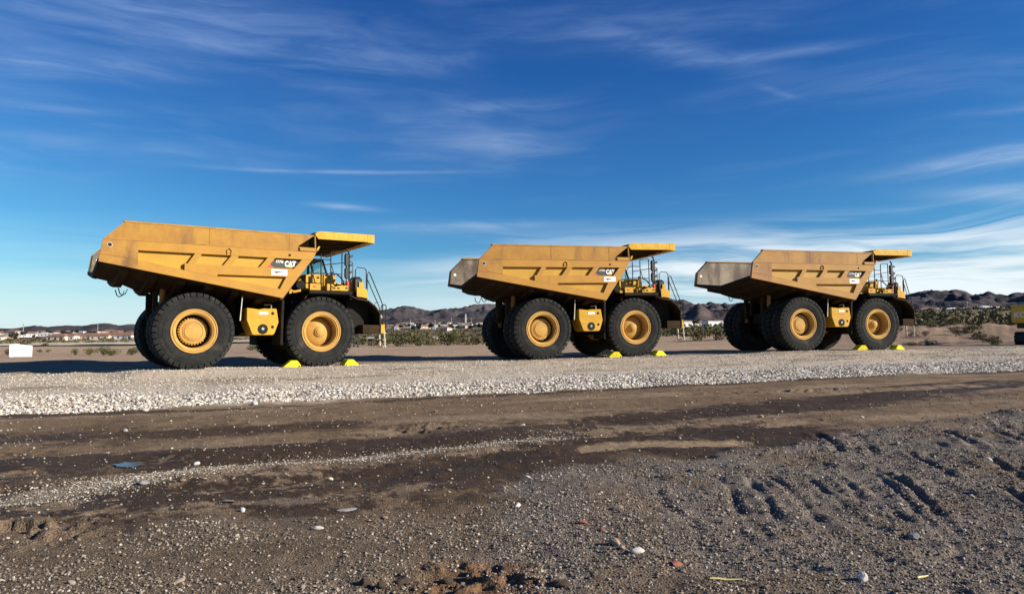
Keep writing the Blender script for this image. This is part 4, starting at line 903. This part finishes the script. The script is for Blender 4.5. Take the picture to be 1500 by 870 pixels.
truck = build_truck()
LAB = ['yellow haul truck nearest the camera, leftmost, with its cab window showing and two yellow chocks',
       'middle yellow haul truck of the three, its worn tailgate end showing grey steel inside',
       'farthest haul truck on the right, paler tan bed with a wide grey steel tail showing']
all_t = [truck]+[copy_tree(truck) for _ in range(2)]
NOTE_DX = (0.0, .34, .10)
for o, (tx, ty, tz, hd, tp), lb, dx in zip(all_t, TRUCKS, LAB, NOTE_DX):
    o.matrix_world = Matrix.Translation((tx, ty, tz)) @ Matrix.Rotation(R(hd), 4, 'Z') @ Matrix.Rotation(-R(tp), 4, 'Y')
    tag(o, lb, 'dump truck', 'haul trucks parked in a row')
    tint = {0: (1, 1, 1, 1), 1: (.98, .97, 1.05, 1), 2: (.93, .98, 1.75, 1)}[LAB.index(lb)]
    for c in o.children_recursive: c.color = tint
    for k, c in enumerate(o.children):
        if c.name.startswith('wheel'):
            for q in c.children: q.rotation_euler.y += .37*(1+LAB.index(lb))*(k % 7+1)
    for c in o.children:
        if c.name.startswith('notice_plate'): c.location.x = dx

# wheel chocks
CH = [('yellow wheel chock behind the front wheel of the nearest truck',), ('yellow wheel chock ahead of the front wheel of the nearest truck',),
      ('yellow wheel chock behind the front wheel of the middle truck',), ('yellow wheel chock ahead of the front wheel of the middle truck',),
      ('yellow wheel chock behind the front wheel of the farthest truck',), ('yellow wheel chock ahead of the front wheel of the farthest truck',)]
def build_chocks():
    root = empty('wheel_chock')
    MB().prism([(-.30,0),(.31,0),(.31,.06),(.06,.27),(-.16,.27),(-.30,.09)], -.22, .22).build('wedge', 'chock_yellow', root, .015)
    for sg in (-1, 1): MB().lathe([(.001,sg*.224),(.03,sg*.224),(.03,sg*.2)], 10, (-.24,0,.045)).build('grip_hole', 'hole_dark', root)
    k = 0
    for (tx, ty, tz, hd, tp) in TRUCKS:
        for side in (-1, 1):
            o = root if k == 0 else copy_tree(root)
            c, s_ = math.cos(R(hd)), math.sin(R(hd)); lx, ly = side*1.13, -2.42
            x, y = tx+lx*c-ly*s_, ty+lx*s_+ly*c
            # each wedge turns its blunt end to the wheel
            o.location = (x, y, gz(x, y)-.02); o.rotation_euler = (0, 0, R(hd)+(math.pi if side < 0 else 0)+(.12 if k % 2 else -.08))
            tag(o, CH[k][0], 'wheel chock', 'wheel chocks'); k += 1
build_chocks()

# ------------------------------------------------------------------ tracked excavator at the right edge
def build_excavator():
    T = empty('excavator', (36.7, 49.6, 0), R(40)); T.location.z = gz(36.7, 49.6); T.scale = (.82, .82, .82)
    for sg in (-1, 1):
        tr = MB(); L, Hh = 2.35, .52
        pts = [(L*math.cos(a)*0+math.copysign(L-.5, math.cos(a))+.5*math.cos(a), Hh+.50*math.sin(a)) for a in [i*math.pi/14+.001 for i in range(28)]]
        tr.prism(pts, sg*1.0, sg*1.65); crawler = tr.build('crawler', 'track_steel', T)
        for i in range(34):
            t = i/34; per = 4*(L-.5)+2*math.pi*.5; d = t*per; s1 = 2*(L-.5)
            if d < s1: p, a = (-(L-.5)+d, Hh+.5), 0
            elif d < s1+math.pi*.5: q = (d-s1)/.5; p, a = ((L-.5)+.5*math.sin(q), Hh+.5*math.cos(q)), q
            elif d < 2*s1+math.pi*.5: p, a = ((L-.5)-(d-s1-math.pi*.5), Hh-.5), math.pi
            else: q = (d-2*s1-math.pi*.5)/.5; p, a = (-(L-.5)-.5*math.sin(q), Hh-.5*math.cos(q)), math.pi+q
            sh = MB().box(-.10,.10,-.36,.36,-.02,.03).box(-.02,.02,-.36,.36,.03,.08).build('track_shoe', 'track_steel', crawler)
            sh.matrix_local = Matrix.Translation((p[0], sg*1.325, p[1])) @ Matrix.Rotation(a, 4, 'Y')
    MB().box(-1.6,1.6,-1.0,1.0,.6,1.15).build('undercarriage', 'track_steel', T)
    MB().lathe([(.001,0),(.8,0),(.8,.3),(.001,.3)], 24).build('slew_ring', 'track_steel', T).matrix_local = Matrix.Translation((0,0,1.1)) @ Matrix.Rotation(R(90), 4, 'X')
    MB().box(-2.3,2.0,-1.45,1.45,1.38,1.75).build('deck_frame', 'track_steel', T, .03)
    cw = [(-2.95,1.9),(-2.85,1.78),(-1.6,1.78),(-1.6,3.28),(-2.9,3.28),(-3.0,3.15)]
    w = MB().prism(cw, -1.62, 1.62).build('counterweight', 'dig_yellow', T, .05)
    me = text_mesh('KOMATSU', .62, .006, .012); o = mkobj('lettering', me, 'white_vinyl', w)
    o.location = (-2.99, .0, 2.45); o.rotation_euler = (0, 0, R(-90)); 
    MB().box(-1.55,.4,-1.5,1.5,1.78,3.15).build('engine_cover', 'dig_yellow', T, .05)
    MB().box(-1.2,.2,-.9,.2,3.15,3.42).build('exhaust_cover', 'dig_yellow', T, .05)
    MB().tube([(-.9,.7,3.1),(-.9,.7,3.7)], .08, 10).build('exhaust_pipe', 'track_steel', T)
    MB().tube([(-2.2,-1.3,3.27),(-2.2,-1.3,3.5),(-1.2,-1.3,3.55),(-1.2,-1.3,3.2)], .025, 6).build('guard_rail', 'letter_yellow', T)
    MB().box(-2.35,-2.0,-.55,-.25,3.28,3.52).build('lifting_lug', 'chock_yellow', T)
    cab = MB().prism([(.5,1.75),(2.1,1.75),(2.2,2.5),(1.9,3.45),(.5,3.5)], .5, 1.5).build('cab', 'dig_yellow', T, .04)
    MB().prism([(.7,2.4),(2.0,2.4),(1.8,3.3),(.7,3.35)], 1.505, 1.515).build('cab_window', 'house_glass', cab)
    boom = MB().prism([(1.6,1.8),(1.9,1.7),(4.6,4.9),(7.2,4.4),(7.2,4.8),(4.5,5.5),(3.9,5.2)], -.35, .25).build('boom', 'dig_yellow', T, .03)
    MB().prism([(6.9,4.9),(7.4,5.0),(7.6,4.4),(6.6,2.0),(6.3,2.0)], -.28, .18).build('stick', 'dig_yellow', T, .03)
    MB().prism([(6.2,2.1),(6.8,2.1),(6.9,1.2),(6.4,.25),(5.6,.45),(5.5,1.0),(6.0,1.1)], -.8, .7).build('bucket', 'track_steel', T, .03)
    tag(T, 'dark yellow tracked excavator seen from behind at the right edge', 'excavator')
build_excavator()

# ------------------------------------------------------------------ white notice board
def build_sign():
    T = empty('notice_board', (-37.55, 55.2, 0), R(34)); T.location.z = gz(-37.55, 55.2); T.scale = (.88, .88, .95); H = .98
    p = MB().prism([(-.82,.06),(.82,.06),(.82,.95),(.60,.97),(.30,1.0),(-.2,1.06),(-.5,1.06),(-.82,1.03)], -.02, .02).build('panel', 'sign_white', T)
    for x_ in (-.62, .68): MB().box(x_-.03, x_+.03, .03, .07, -.15, .9).build('leg', 'pale_metal', T)
    ink = MB(); rng = random.Random(3); x_ = -.62
    for k in range(15):
        wv = rng.uniform(.03, .055); hgt = rng.choice((.05, .05, .085)); z0 = .56
        ink.tube([(x_,-.026,z0),(x_+wv*.3,-.026,z0+hgt),(x_+wv*.6,-.026,z0+.005),(x_+wv,-.026,z0+.05)], .012, 4); x_ += wv+.032+(.03 if k == 4 else 0)
    ink.build('script_line', 'ink_grey', p)
    MB().prism([(-.02,.125),(.25,.125),(.3,.165),(.75,.165),(.75,.215),(.5,.20),(.3,.185),(.1,.14)], -.024, -.028).build('swoosh', 'ink_navy', p)
    tag(T, 'white notice board with a dark swoosh standing alone on the desert at the left', 'sign')
build_sign()

# ------------------------------------------------------------------ asphalt road and kerb far left
def build_road():
    P = [(-260,118),(-180,131),(-130,140),(-104,147),(-60,160),(-20,172)]
    V = []; F = []; W = []
    xs = np.linspace(-260, -20, 90); yc = np.interp(xs, [p[0] for p in P], [p[1] for p in P])
    for off in (0, 5, 10, 16, 22): V += [(float(x_), float(y_+off), 0.) for x_, y_ in zip(xs, yc)]
    V = np.array(V); V[:, 2] = ground_z(V[:, 0], V[:, 1])+.42
    n = 90
    for r_ in range(4):
        for i in range(n-1): F.append((r_*n+i, r_*n+i+1, (r_+1)*n+i+1, (r_+1)*n+i))
    me = bpy.data.meshes.new('road'); me.from_pydata(V.tolist(), [], F); me.update(); tag(mkobj('road', me, 'asphalt'), kind='structure')
    m = MB()
    for i in range(n-1):
        a = V[4*n+i]; b_ = V[4*n+i+1]
        m.hull8([(a[0],a[1]+.3,a[2]-.5),(b_[0],b_[1]+.3,b_[2]-.5),(b_[0],b_[1]+.8,b_[2]-.5),(a[0],a[1]+.8,a[2]-.5)],[(a[0],a[1]+.3,a[2]+.24),(b_[0],b_[1]+.3,b_[2]+.24),(b_[0],b_[1]+.8,b_[2]+.24),(a[0],a[1]+.8,a[2]+.24)])
    tag(m.build('barrier_wall', 'concrete'), 'long low pale concrete wall running along the far road', 'wall')
build_road()

# ------------------------------------------------------------------ vegetation
def bush_mesh(name, seed, n=520, leaf=.06, flat=.62, lobes=6, mat='leaf_olive'):
    rng = random.Random(seed); m = MB()
    L = [(rng.uniform(-.55,.55), rng.uniform(-.5,.5), rng.uniform(.30,.62), rng.uniform(.28,.46)) for _ in range(lobes)]
    for k in range(n):
        cx, cy, cz, r_ = rng.choice(L)
        while True:
            d = Vector((rng.uniform(-1,1), rng.uniform(-1,1), rng.uniform(-1,1)))
            if .2 < d.length < 1: break
        d = d.normalized()*(d.length**.45)
        p = Vector((cx,cy,cz*flat/.62))+Vector((d.x,d.y,d.z*.85))*r_
        if p.z < .02: p.z = rng.uniform(.02, .15)
        u = Vector((rng.gauss(0,1), rng.gauss(0,1), rng.gauss(0,1)+.6)).normalized(); v = u.cross(Vector((rng.gauss(0,1), rng.gauss(0,1), rng.gauss(0,1)))).normalized()
        s_ = leaf*rng.uniform(.6, 1.7)
        m._add([p-u*s_-v*s_*.35, p+v*s_*.5, p+u*s_*1.3, p-v*s_*.4], [(0,1,2,3)])
    me = m.mesh(name)
    me.materials.append(MATS[mat]); return me
def stem_mesh(seed):
    rng = random.Random(seed); m = MB()
    for k in range(9):
        a = rng.uniform(0, 6.28); q = rng.uniform(.25, .6); z1 = rng.uniform(.5, .85)
        m.tube([(0,0,-.05),(q*.4*math.cos(a),q*.4*math.sin(a),z1*.45),(q*math.cos(a),q*math.sin(a),z1)], [.02,.014,.006], 4)
    return m.mesh('stem')
BUSH = [bush_mesh('foliage', 11+i, 650, .055, mat=('leaf_olive', 'leaf_olive', 'leaf_dry', 'leaf_olive')[i]) for i in range(4)]
STEM = [stem_mesh(31+i) for i in range(2)]
for s_ in STEM: s_.materials.append(MATS['wood_stem'])
def bush(x, y, w, h, kind, label, k):
    T = empty('shrub', (x, y, gz(x, y)-.03), (x*7.1) % 6.28); tag(T, label, 'shrub', 'desert shrubs')
    f = mkobj('foliage', BUSH[kind], None, T); f.scale = (w*.5, w*.5, h/.95)
    s = mkobj('stem', STEM[k % 2], None, T); s.scale = (w*.5, w*.5, h/.95)
BL = [ # px-derived positions in metres, sizes, kind, label
    (-42.3, 70, 1.0, .72, 0, 'round olive shrub at the left, first of two beside the white board and truck'),
    (-41.0, 70, 1.5, .76, 0, 'wide olive shrub just right of the round one, left of the nearest truck'),
    (-36.3, 64, 1.2, .95, 0, 'tall olive shrub by the left rear wheels of the nearest truck'),
    (-34.4, 62, 1.9, .66, 0, 'low spreading olive shrub touching the rear tyres of the nearest truck'),
    (-33.2, 63, 1.5, .75, 3, 'olive shrub half hidden behind the rear tyres of the nearest truck'),
    (-59.6, 91, .9, .45, 2, 'small dry shrub right of the white notice board'),
    (-58.4, 91, .8, .45, 2, 'small dark dry shrub, farther right of the white notice board'),
    (-50.6, 72.5, 1.0, .75, 2, 'dark dry shrub half hidden behind the left edge of the white notice board'),
    (31.9, 47.6, 1.35, .55, 0, 'rounded green shrub in front of the excavator tracks'),
    (29.0, 50.5, 1.2, .45, 0, 'low green shrub right of the farthest truck ladder'),
    (27.6, 50.0, 1.4, .35, 2, 'flat dry shrub below the bank right of the farthest truck'),
    (37.5, 61.0, 1.1, .85, 2, 'upright brown shrub on the slope of the spoil bank'),
    (40.3, 63.5, 1.5, .60, 2, 'golden dry shrub on the bank left of the excavator'),
    (34.6, 60.5, .8, .5, 2, 'small brown tuft in the middle of the spoil bank'),
    (33.0, 62.5, 1.8, .85, 0, 'green shrub at the left end of the spoil bank'),
    (35.5, 65.5, 1.4, .6, 3, 'dark low shrub near the top of the spoil bank'),
    (24.6, 70, 2.8, 1.5, 0, 'green shrub left of the gap between middle and farthest trucks'),
    (21.8, 69, 3.2, 1.55, 3, 'broad green shrub in the gap before the farthest truck'),
    (19.2, 68, 3.0, 1.6, 0, 'green shrub right behind the ladder of the middle truck'),
    (17.5, 67, 2.4, 1.25, 2, 'brownish shrub behind the bumper of the middle truck'),
    (-10.5, 82, 3.4, 1.5, 0, 'green shrub just right of the nearest truck ladder'),
    (-7.5, 84, 3.8, 1.7, 3, 'widest green shrub between the nearest and middle trucks'),
    (-13.3, 83, 3.2, 1.3, 0, 'green shrub behind the ladder feet of the nearest truck'),
    (-3.6, 88, 3.2, 1.3, 2, 'brown dry shrub left of the middle truck rear wheels'),
    (-23.0, 66, 3.0, .95, 0, 'green shrub seen between the wheels of the nearest truck'),
    (-20.5, 67, 3.2, .9, 3, 'flat green shrub seen under the bed of the nearest truck'),
]
for k, (x, y, w, h, kd, lb) in enumerate(BL): bush(x, y, w, h, kd, lb, k)
def build_scrub():
    rng = random.Random(8); m = MB(); V = []; Fc = []
    n = 0
    tri = []
    base = 0
    for k in range(1750):
        if k < 640: a = rng.uniform(-.30, .70); r_ = 88*(420/88)**(rng.random()**.8)
        elif k < 760: a = rng.uniform(.46, .70); r_ = rng.uniform(66, 100)
        else: a = rng.uniform(-.72, .72); r_ = rng.uniform(180, 900)
        if a < -.30 and r_ < 190: continue
        x, y = r_*math.sin(a), r_*math.cos(a)
        w = rng.uniform(1.2, 3.0)*(1+r_/900)*(.4 if r_ < 86 else 1); h = w*rng.uniform(.28, .48)
        V.append((x, y, w, h))
    A = np.array(V); Z = ground_z(A[:, 0], A[:, 1])
    pts = []; fcs = []; np_r = np.random.default_rng(5)
    for (x, y, w, h), z in zip(V, Z):
        r_ = math.hypot(x, y); nl = int(max(26, min(150, 14000/r_)))
        d = np_r.normal(0, 1, (nl, 3)); d /= np.linalg.norm(d, axis=1)[:, None]; d *= (np_r.random((nl, 1))**.4)
        P = np.stack([x+d[:, 0]*w*.5, y+d[:, 1]*w*.5, z+np.abs(d[:, 2])*h+np_r.random(nl)*.1], -1)
        u = np_r.normal(0, 1, (nl, 3)); u /= np.linalg.norm(u, axis=1)[:, None]; v = np.cross(u, np_r.normal(0, 1, (nl, 3))); v /= np.linalg.norm(v, axis=1)[:, None]+1e-9
        s_ = (.55*w/math.sqrt(nl)*1.5)*np_r.uniform(.6, 1.4, (nl, 1))
        o = base; q = np.stack([P-u*s_, P+v*s_*.6, P+u*s_, P-v*s_*.6], 1).reshape(-1, 3); pts.append(q); fcs.append(o+np.arange(nl*4).reshape(-1, 4)); base += nl*4
    pts = np.concatenate(pts); fcs = np.concatenate(fcs)
    me = bpy.data.meshes.new('scrub'); me.from_pydata(pts.tolist(), [], fcs.tolist()); me.update()
    mt = bpy.data.materials.new('scrub_leaf'); mt.use_nodes = True; t = NT(mt.node_tree); b = t.n['Principled BSDF']; co = t.add('ShaderNodeNewGeometry').outputs['Position']
    f = t.noise(co, .10, 3, .6); f2 = t.noise(co, 1.2, 3, .6)
    c = t.mix(t.maprange(f, .42, .58), (.082, .080, .022, 1), (.165, .122, .055, 1)); c = t.mix(t.maprange(f2, .3, .7), t.mix(.35, c, (0.02, .018, .008, 1)), c)
    t.put(b.inputs['Base Color'], c); b.inputs['Roughness'].default_value = .9
    tag(mkobj('scrub', me, mt), 'olive and brown desert scrub covering the flat beyond the trucks', 'scrub', kind='stuff')
build_scrub()

# ------------------------------------------------------------------ the town: houses, trees, poles
def house_proto(w, d, h, roof, wall, rmat, flat=False):
    T = empty('house')
    wl = MB().box(-w/2, w/2, -d/2, d/2, -2.5, h).build('wall', wall, T)
    if flat: MB().box(-w/2-.3, w/2+.3, -d/2-.3, d/2+.3, h, h+.5).build('roof', rmat, T)
    else:
        r_ = MB(); e = .6; q = min(d, w)*.28
        r_._add([(-w/2-e,-d/2-e,h),(w/2+e,-d/2-e,h),(w/2+e,d/2+e,h),(-w/2-e,d/2+e,h),(-w/2+d*.35,0,h+roof),(w/2-d*.35,0,h+roof)], [(0,1,5,4),(1,2,5),(2,3,4,5),(3,0,4),(3,2,1,0)]); r_.build('roof', rmat, T)
    for k in range(max(2, int(w/4))):
        x0 = -w/2+(k+.5)*w/max(2, int(w/4)); MB().box(x0-.7, x0+.7, -d/2-.05, -d/2-.003, .9, 2.3).build('window', 'house_glass', T)
    MB().box(w*.22-.0, w*.22+1.1, -d/2-.06, -d/2-.004, -.1, 2.1).build('door', 'roof_clay', T)
    return T
HP = [house_proto(15, 11, 3.3, 2.4, 'stucco_cream', 'roof_clay'), house_proto(18, 11, 3.4, 2.2, 'stucco_white', 'roof_clay'), house_proto(13, 10, 3.1, 2.0, 'stucco_tan', 'roof_grey'),
      house_proto(20, 9, 3.6, 1.2, 'stucco_white', 'roof_white', True), house_proto(14, 11, 5.8, 2.2, 'stucco_cream', 'roof_clay'), house_proto(12, 7, 3.0, 1.0, 'stucco_white', 'roof_white'), house_proto(34, 16, 5.0, 1.5, 'stucco_white', 'roof_white', True)]
HN = ['cream house with clay roof', 'white house with clay roof', 'tan house with grey roof', 'long white flat building', 'tall cream house', 'small white house', 'large white warehouse']
used = [False]*len(HP)
def put_house(kind, px, r_, rz, zone, tall=1.0):
    ta = (px-750)/1056.0; y = r_/math.hypot(1, ta); x = ta*y
    if not used[kind]: o = HP[kind]; used[kind] = True
    else: o = copy_tree(HP[kind])
    o.location = (x, y, gz(x, y)); o.rotation_euler = (0, 0, rz); o.scale = (1, 1, tall)
    tag(o, HN[kind]+' '+zone, 'house', 'houses of the town '+zone)
def build_town():
    rng = random.Random(21)
    ZL = 'among the rooftops beyond the left desert'; ZM = 'on the slope between nearest and middle trucks'; ZG = 'left of the farthest truck'; ZR = 'beyond the right bank'; ZF = 'along the far road'
    for px in (88, 100, 112, 124, 137, 150, 161, 172, 183, 194, 205, 216, 228): put_house(rng.choice((0, 1, 0)), px, 690+rng.uniform(-15, 15), rng.uniform(-.15, .15), ZF)
    for k in range(46): put_house(rng.choice((0, 1, 2, 5, 1, 5, 4)), rng.uniform(-60, 250), 760+780*rng.random(), rng.uniform(-.6, .6), ZL)
    for px, r_ in ((130, 900), (112, 960), (70, 1000)): put_house(3, px, r_, 0.05, ZL)
    for k in range(52): put_house(rng.choice((0, 2, 2, 5, 5, 1, 0, 2)), rng.uniform(555, 735), 740+1450*rng.random()**.9, rng.uniform(-.7, .7), ZM)
    for px, r_ in ((652, 1000), (590, 900)): put_house(6 if px == 652 else 3, px, r_, .05, ZM)
    for k in range(13): put_house(rng.choice((0, 1, 4, 3, 4)), rng.uniform(985, 1080), 560+330*rng.random(), rng.uniform(-.4, .4), ZG)
    for k in range(13): put_house(rng.choice((5, 1, 5)), rng.uniform(1335, 1500), 700+420*rng.random(), rng.uniform(-.7, .7), ZR)
    ORD = ['first', 'second', 'third', 'fourth', 'fifth', 'sixth', 'seventh', 'eighth', 'ninth', 'tenth', 'eleventh', 'twelfth', 'thirteenth', 'fourteenth']
    for zn in (ZF, ZG, ZR):
        by = {}
        for o in [o for o in COL.objects if o.get('group') == 'houses of the town '+zn]: by.setdefault(o['label'], []).append(o)
        for lb, os_ in by.items():
            if len(os_) > 1:
                for k, o in enumerate(sorted(os_, key=lambda q: q.location.x/q.location.y)): o['label'] = lb+', '+ORD[k]+' from the left'
    for k, u_ in enumerate(used):
        if not u_:
            for c in list(HP[k].children): bpy.data.objects.remove(c, do_unlink=True)
            bpy.data.objects.remove(HP[k], do_unlink=True)
    # trees of the town
    cr = []
    for k in range(3):
        me = bush_mesh('crown', 71+k, 240, .17, .95, 7, 'leaf_dark'); cr.append(me)
    tk = MB().tube([(0,0,-.3),(.02,0,.25),(-.02,.03,.5)], [.05,.04,.03], 6).tube([(0,0,.25),(.2,.1,.5)], [.03,.02], 5).mesh('trunk'); tk.materials.append(MATS['wood_stem'])
    def tree(px, r_, h, zone):
        ta = (px-750)/1056.0; y = r_/math.hypot(1, ta); x = ta*y
        T = empty('tree', (x, y, gz(x, y)), rng.uniform(0, 6)); tag(T, 'dark green tree '+zone, 'tree', 'trees '+zone)
        c = mkobj('crown', rng.choice(cr), None, T); c.scale = (h*.52, h*.52, h*.62); c.location.z = h*.22
        t = mkobj('trunk', tk, None, T); t.scale = (h, h, h)
    for k in range(48): tree(rng.uniform(-40, 235), 700+800*rng.random(), rng.uniform(4, 8), ZL)
    for k in range(60): tree(rng.uniform(555, 735), 640+1300*rng.random(), rng.uniform(4, 8), ZM)
    for k in range(16): tree(rng.uniform(985, 1085), 480+380*rng.random(), rng.uniform(3.5, 6.5), ZG)
    for k in range(9): tree(rng.uniform(1335, 1500), 700+500*rng.random(), rng.uniform(3, 4.5), ZR)
    # poles and masts
    def pole(px, r_, h, w, label, lattice=False):
        ta = (px-750)/1056.0; y = r_/math.hypot(1, ta); x = ta*y; T = empty('utility_pole' if not lattice else 'lattice_mast', (x, y, gz(x, y)))
        if lattice:
            for sx in (-1, 1):
                for sy in (-1, 1): MB().tube([(sx*w, sy*w, -1), (sx*w*.7, sy*w*.7, h)], .42, 4).build('mast_leg', 'roof_white', T)
            for i in range(12): z0 = h*i/12; MB().tube([(-w,-w,z0),(w,-w,z0+h/12)], .2, 4).build('brace', 'roof_white', T)
        else:
            MB().tube([(0,0,-1),(0,0,h)], [w, w*.6], 6).build('pole', 'pole_grey', T); MB().box(-h*.09, h*.09, -w*.4, w*.4, h*.9, h*.9+w).build('crossarm', 'pole_grey', T)
        tag(T, label, 'mast' if lattice else 'pole')
    pole(682, 2050, 28, 1.4, 'tall white lattice mast on the hillside left of the middle truck', True)
    pole(637, 900, 12, .5, 'grey utility pole rising above the white warehouse roofs')
    pole(601, 1000, 13, .5, 'grey utility pole left of the white warehouse, near the truck ladder')
    pole(661, 1500, 19, .6, 'grey utility pole on the slope below the lattice mast')
    pole(690, 1600, 18, .6, 'grey utility pole right of the lattice mast')
    pole(34, 1500, 17, .7, 'grey utility pole above the rooftops at the far left')
    pole(143, 1500, 17, .7, 'grey utility pole above the rooftops left of the nearest truck')
    pole(1418, 1300, 17, .5, 'slim pale utility pole beyond the bank left of the excavator')
build_town()

# ------------------------------------------------------------------ puddle
def build_puddle():
    P = PUDDLE; n = len(P); cx = sum(p[0] for p in P)/n; cy = sum(p[1] for p in P)/n; out = []
    for i in range(36):
        q = i/36*n; k = int(q); f = q-k; a, b_ = P[k], P[(k+1) % n]; x = a[0]+(b_[0]-a[0])*f; y = a[1]+(b_[1]-a[1])*f
        w = .80+.55*(float(vn(np.array([x*11]), np.array([y*11]), 5)[0])-.5); out.append((cx+(x-cx)*w, cy+(y-cy)*w))
    z = PUD_Z-.006
    me = bpy.data.meshes.new('puddle'); me.from_pydata([(x, y, z) for x, y in out], [], [tuple(range(36))]); me.update()
    if me.polygons[0].normal.z < 0: me.flip_normals()
    tag(mkobj('puddle', me, 'puddle_water'), kind='structure')
build_puddle()

# ------------------------------------------------------------------ single rocks, clods and straws
def rock_mesh(seed, cl=1.0):
    bm = bmesh.new(); bmesh.ops.create_icosphere(bm, subdivisions=3, radius=1.0); rng = np.random.default_rng(seed)
    co = np.array([v.co[:] for v in bm.verts]); o = rng.uniform(0, 50, 3)
    pl = rng.normal(0, 1, (9, 3)); pl /= np.linalg.norm(pl, axis=1)[:, None]; cut = rng.uniform(.62, .92, 9)
    for n_, c_ in zip(pl, cut):
        d = co@n_; m = d > c_; co[m] -= np.outer(d[m]-c_, n_)*.9
    co *= (1+.22*(fbm(co[:, 0]*2+o[0], co[:, 1]*2+co[:, 2]*1.7+o[1], seed, 3)-.5))[:, None]
    for v, c_ in zip(bm.verts, co): v.co = c_
    me = bpy.data.meshes.new('rock'); bm.to_mesh(me); bm.free(); return me
RK = [ # x, y, size (length, width, height), material, label
    (-9.13,18.04,.20,.15,.10,'rock_white','white rock lying below the gravel edge at the left'), (-6.77,19.09,.20,.15,.10,'rock_white','white rock below the gravel edge, in front of the nearest truck rear wheel'),
    (-7.28,13.68,.12,.10,.06,'rock_white','pale rock on the dirt above the puddle'), (-4.28,9.87,.10,.08,.05,'rock_white','white stone on dark mud right of the puddle'),
    (-2.63,7.11,.075,.06,.045,'rock_white','bright white stone on brown dirt left of centre'), (-1.68,6.31,.11,.05,.03,'rock_white','flat pale stone in the left foreground'),
    (-4.23,8.37,.16,.10,.05,'rock_grey','grey rock in the pale gravel streak'), (-2.91,7.46,.20,.09,.02,'rock_grey','flat grey slab pressed into the brown dirt'),
    (-2.28,5.01,.13,.06,.03,'rock_tan','tan chip near the lower left edge of the picture'), (.76,5.51,.125,.075,.06,'rock_tan','tan rock, left of the pair in the grey foreground gravel'),
    (.90,5.31,.12,.07,.05,'rock_white','pale rock, right of the pair in the grey foreground gravel'), (.80,5.41,.06,.05,.03,'rock_tan','small tan stone between the pair of foreground rocks'),
    (.96,6.76,.12,.08,.05,'rock_tan','tan rock higher up in the grey foreground gravel'), (.04,7.01,.10,.05,.04,'rock_white','pale broken stone at the rim of the grey gravel'),
    (.16,8.46,.09,.06,.03,'rock_white','pale stone at the corner of the wet patch'), (-1.59,7.06,.24,.09,.02,'rock_grey','long flat grey slab at centre left'),
    (-1.18,6.71,.13,.06,.02,'rock_tan','flat tan stone below the long grey slab'), (.43,21.44,.14,.12,.09,'rock_white','white rock at the gravel lip below the middle truck rear'),
    (3.53,23.24,.13,.11,.08,'rock_white','white rock on the dirt below the middle truck front wheel'), (.19,13.72,.12,.10,.06,'rock_white','pale rock alone in the middle of the dirt road'),
    (2.18,4.61,.07,.07,.06,'rock_white','whitish stone at the bottom edge, right of centre'), (5.69,8.76,.13,.10,.07,'rock_white','pale rock among the ruts at the far right'),
    (4.75,13.92,.13,.10,.07,'rock_tan','tan rock on the road above the gravel mounds'), (3.09,5.66,.10,.08,.05,'rock_grey','bluish grey stone among the ruts in the right foreground'),
    (.59,6.31,.10,.06,.03,'rock_red','red stone in the grey gravel, upper of three'), (1.12,5.06,.12,.08,.03,'rock_red','red stone in the grey gravel near the bottom edge'),
    (.71,5.96,.08,.05,.03,'rock_red','small red stone above the pair of foreground rocks')]
for k, (x, y, a, b_, h, mt, lb) in enumerate(RK):
    o = mkobj('rock', rock_mesh(k+3), mt); o.location = (x, y, gz(x, y)+h*.25); o.scale = (a*.5, b_*.5, h*.6); o.rotation_euler = (.1, .08, k*1.3); tag(o, lb, 'rock', 'single rocks')
CL = [(-.99,4.91,.10,'dark clod of mud at the bottom edge, leftmost of the row'), (-.87,4.84,.08,'dark clod of mud right beside the leftmost one'), (-.74,4.93,.12,'larger dark clod of mud left of the orange patch'),
      (.31,4.71,.13,'dark clod of mud at the bottom edge right of the orange patch'), (-.08,5.18,.10,'dark clod at the upper right of the orange patch'), (-.30,5.12,.09,'dark clod at the top of the orange patch'), (-.45,4.97,.08,'dark clod at the left of the orange patch')]
for k, (x, y, a, lb) in enumerate(CL):
    o = mkobj('dirt_clod', rock_mesh(k+60), 'clod'); o.location = (x, y, gz(x, y)+.01); o.scale = (a*.5, a*.42, a*.36); o.rotation_euler = (0, 0, k*2.1); tag(o, lb, 'clod', 'clods of mud')
for (x0, y0, x1, y1, lb) in ((1.24,4.66,1.45,4.67,'long yellow straw lying at the bottom edge'), (2.53,4.62,2.63,4.68,'short yellow straw lying at the bottom right')):
    m = MB(); q = [(x0+(x1-x0)*t, y0+(y1-y0)*t+.004*math.sin(t*5)) for t in (0,.25,.5,.75,1)]
    tag(m.tube([(x, y, gz(x, y)+.016) for x, y in q], [.006,.008,.007,.006,.004], 5).build('straw', 'straw_col'), lb, 'straw')
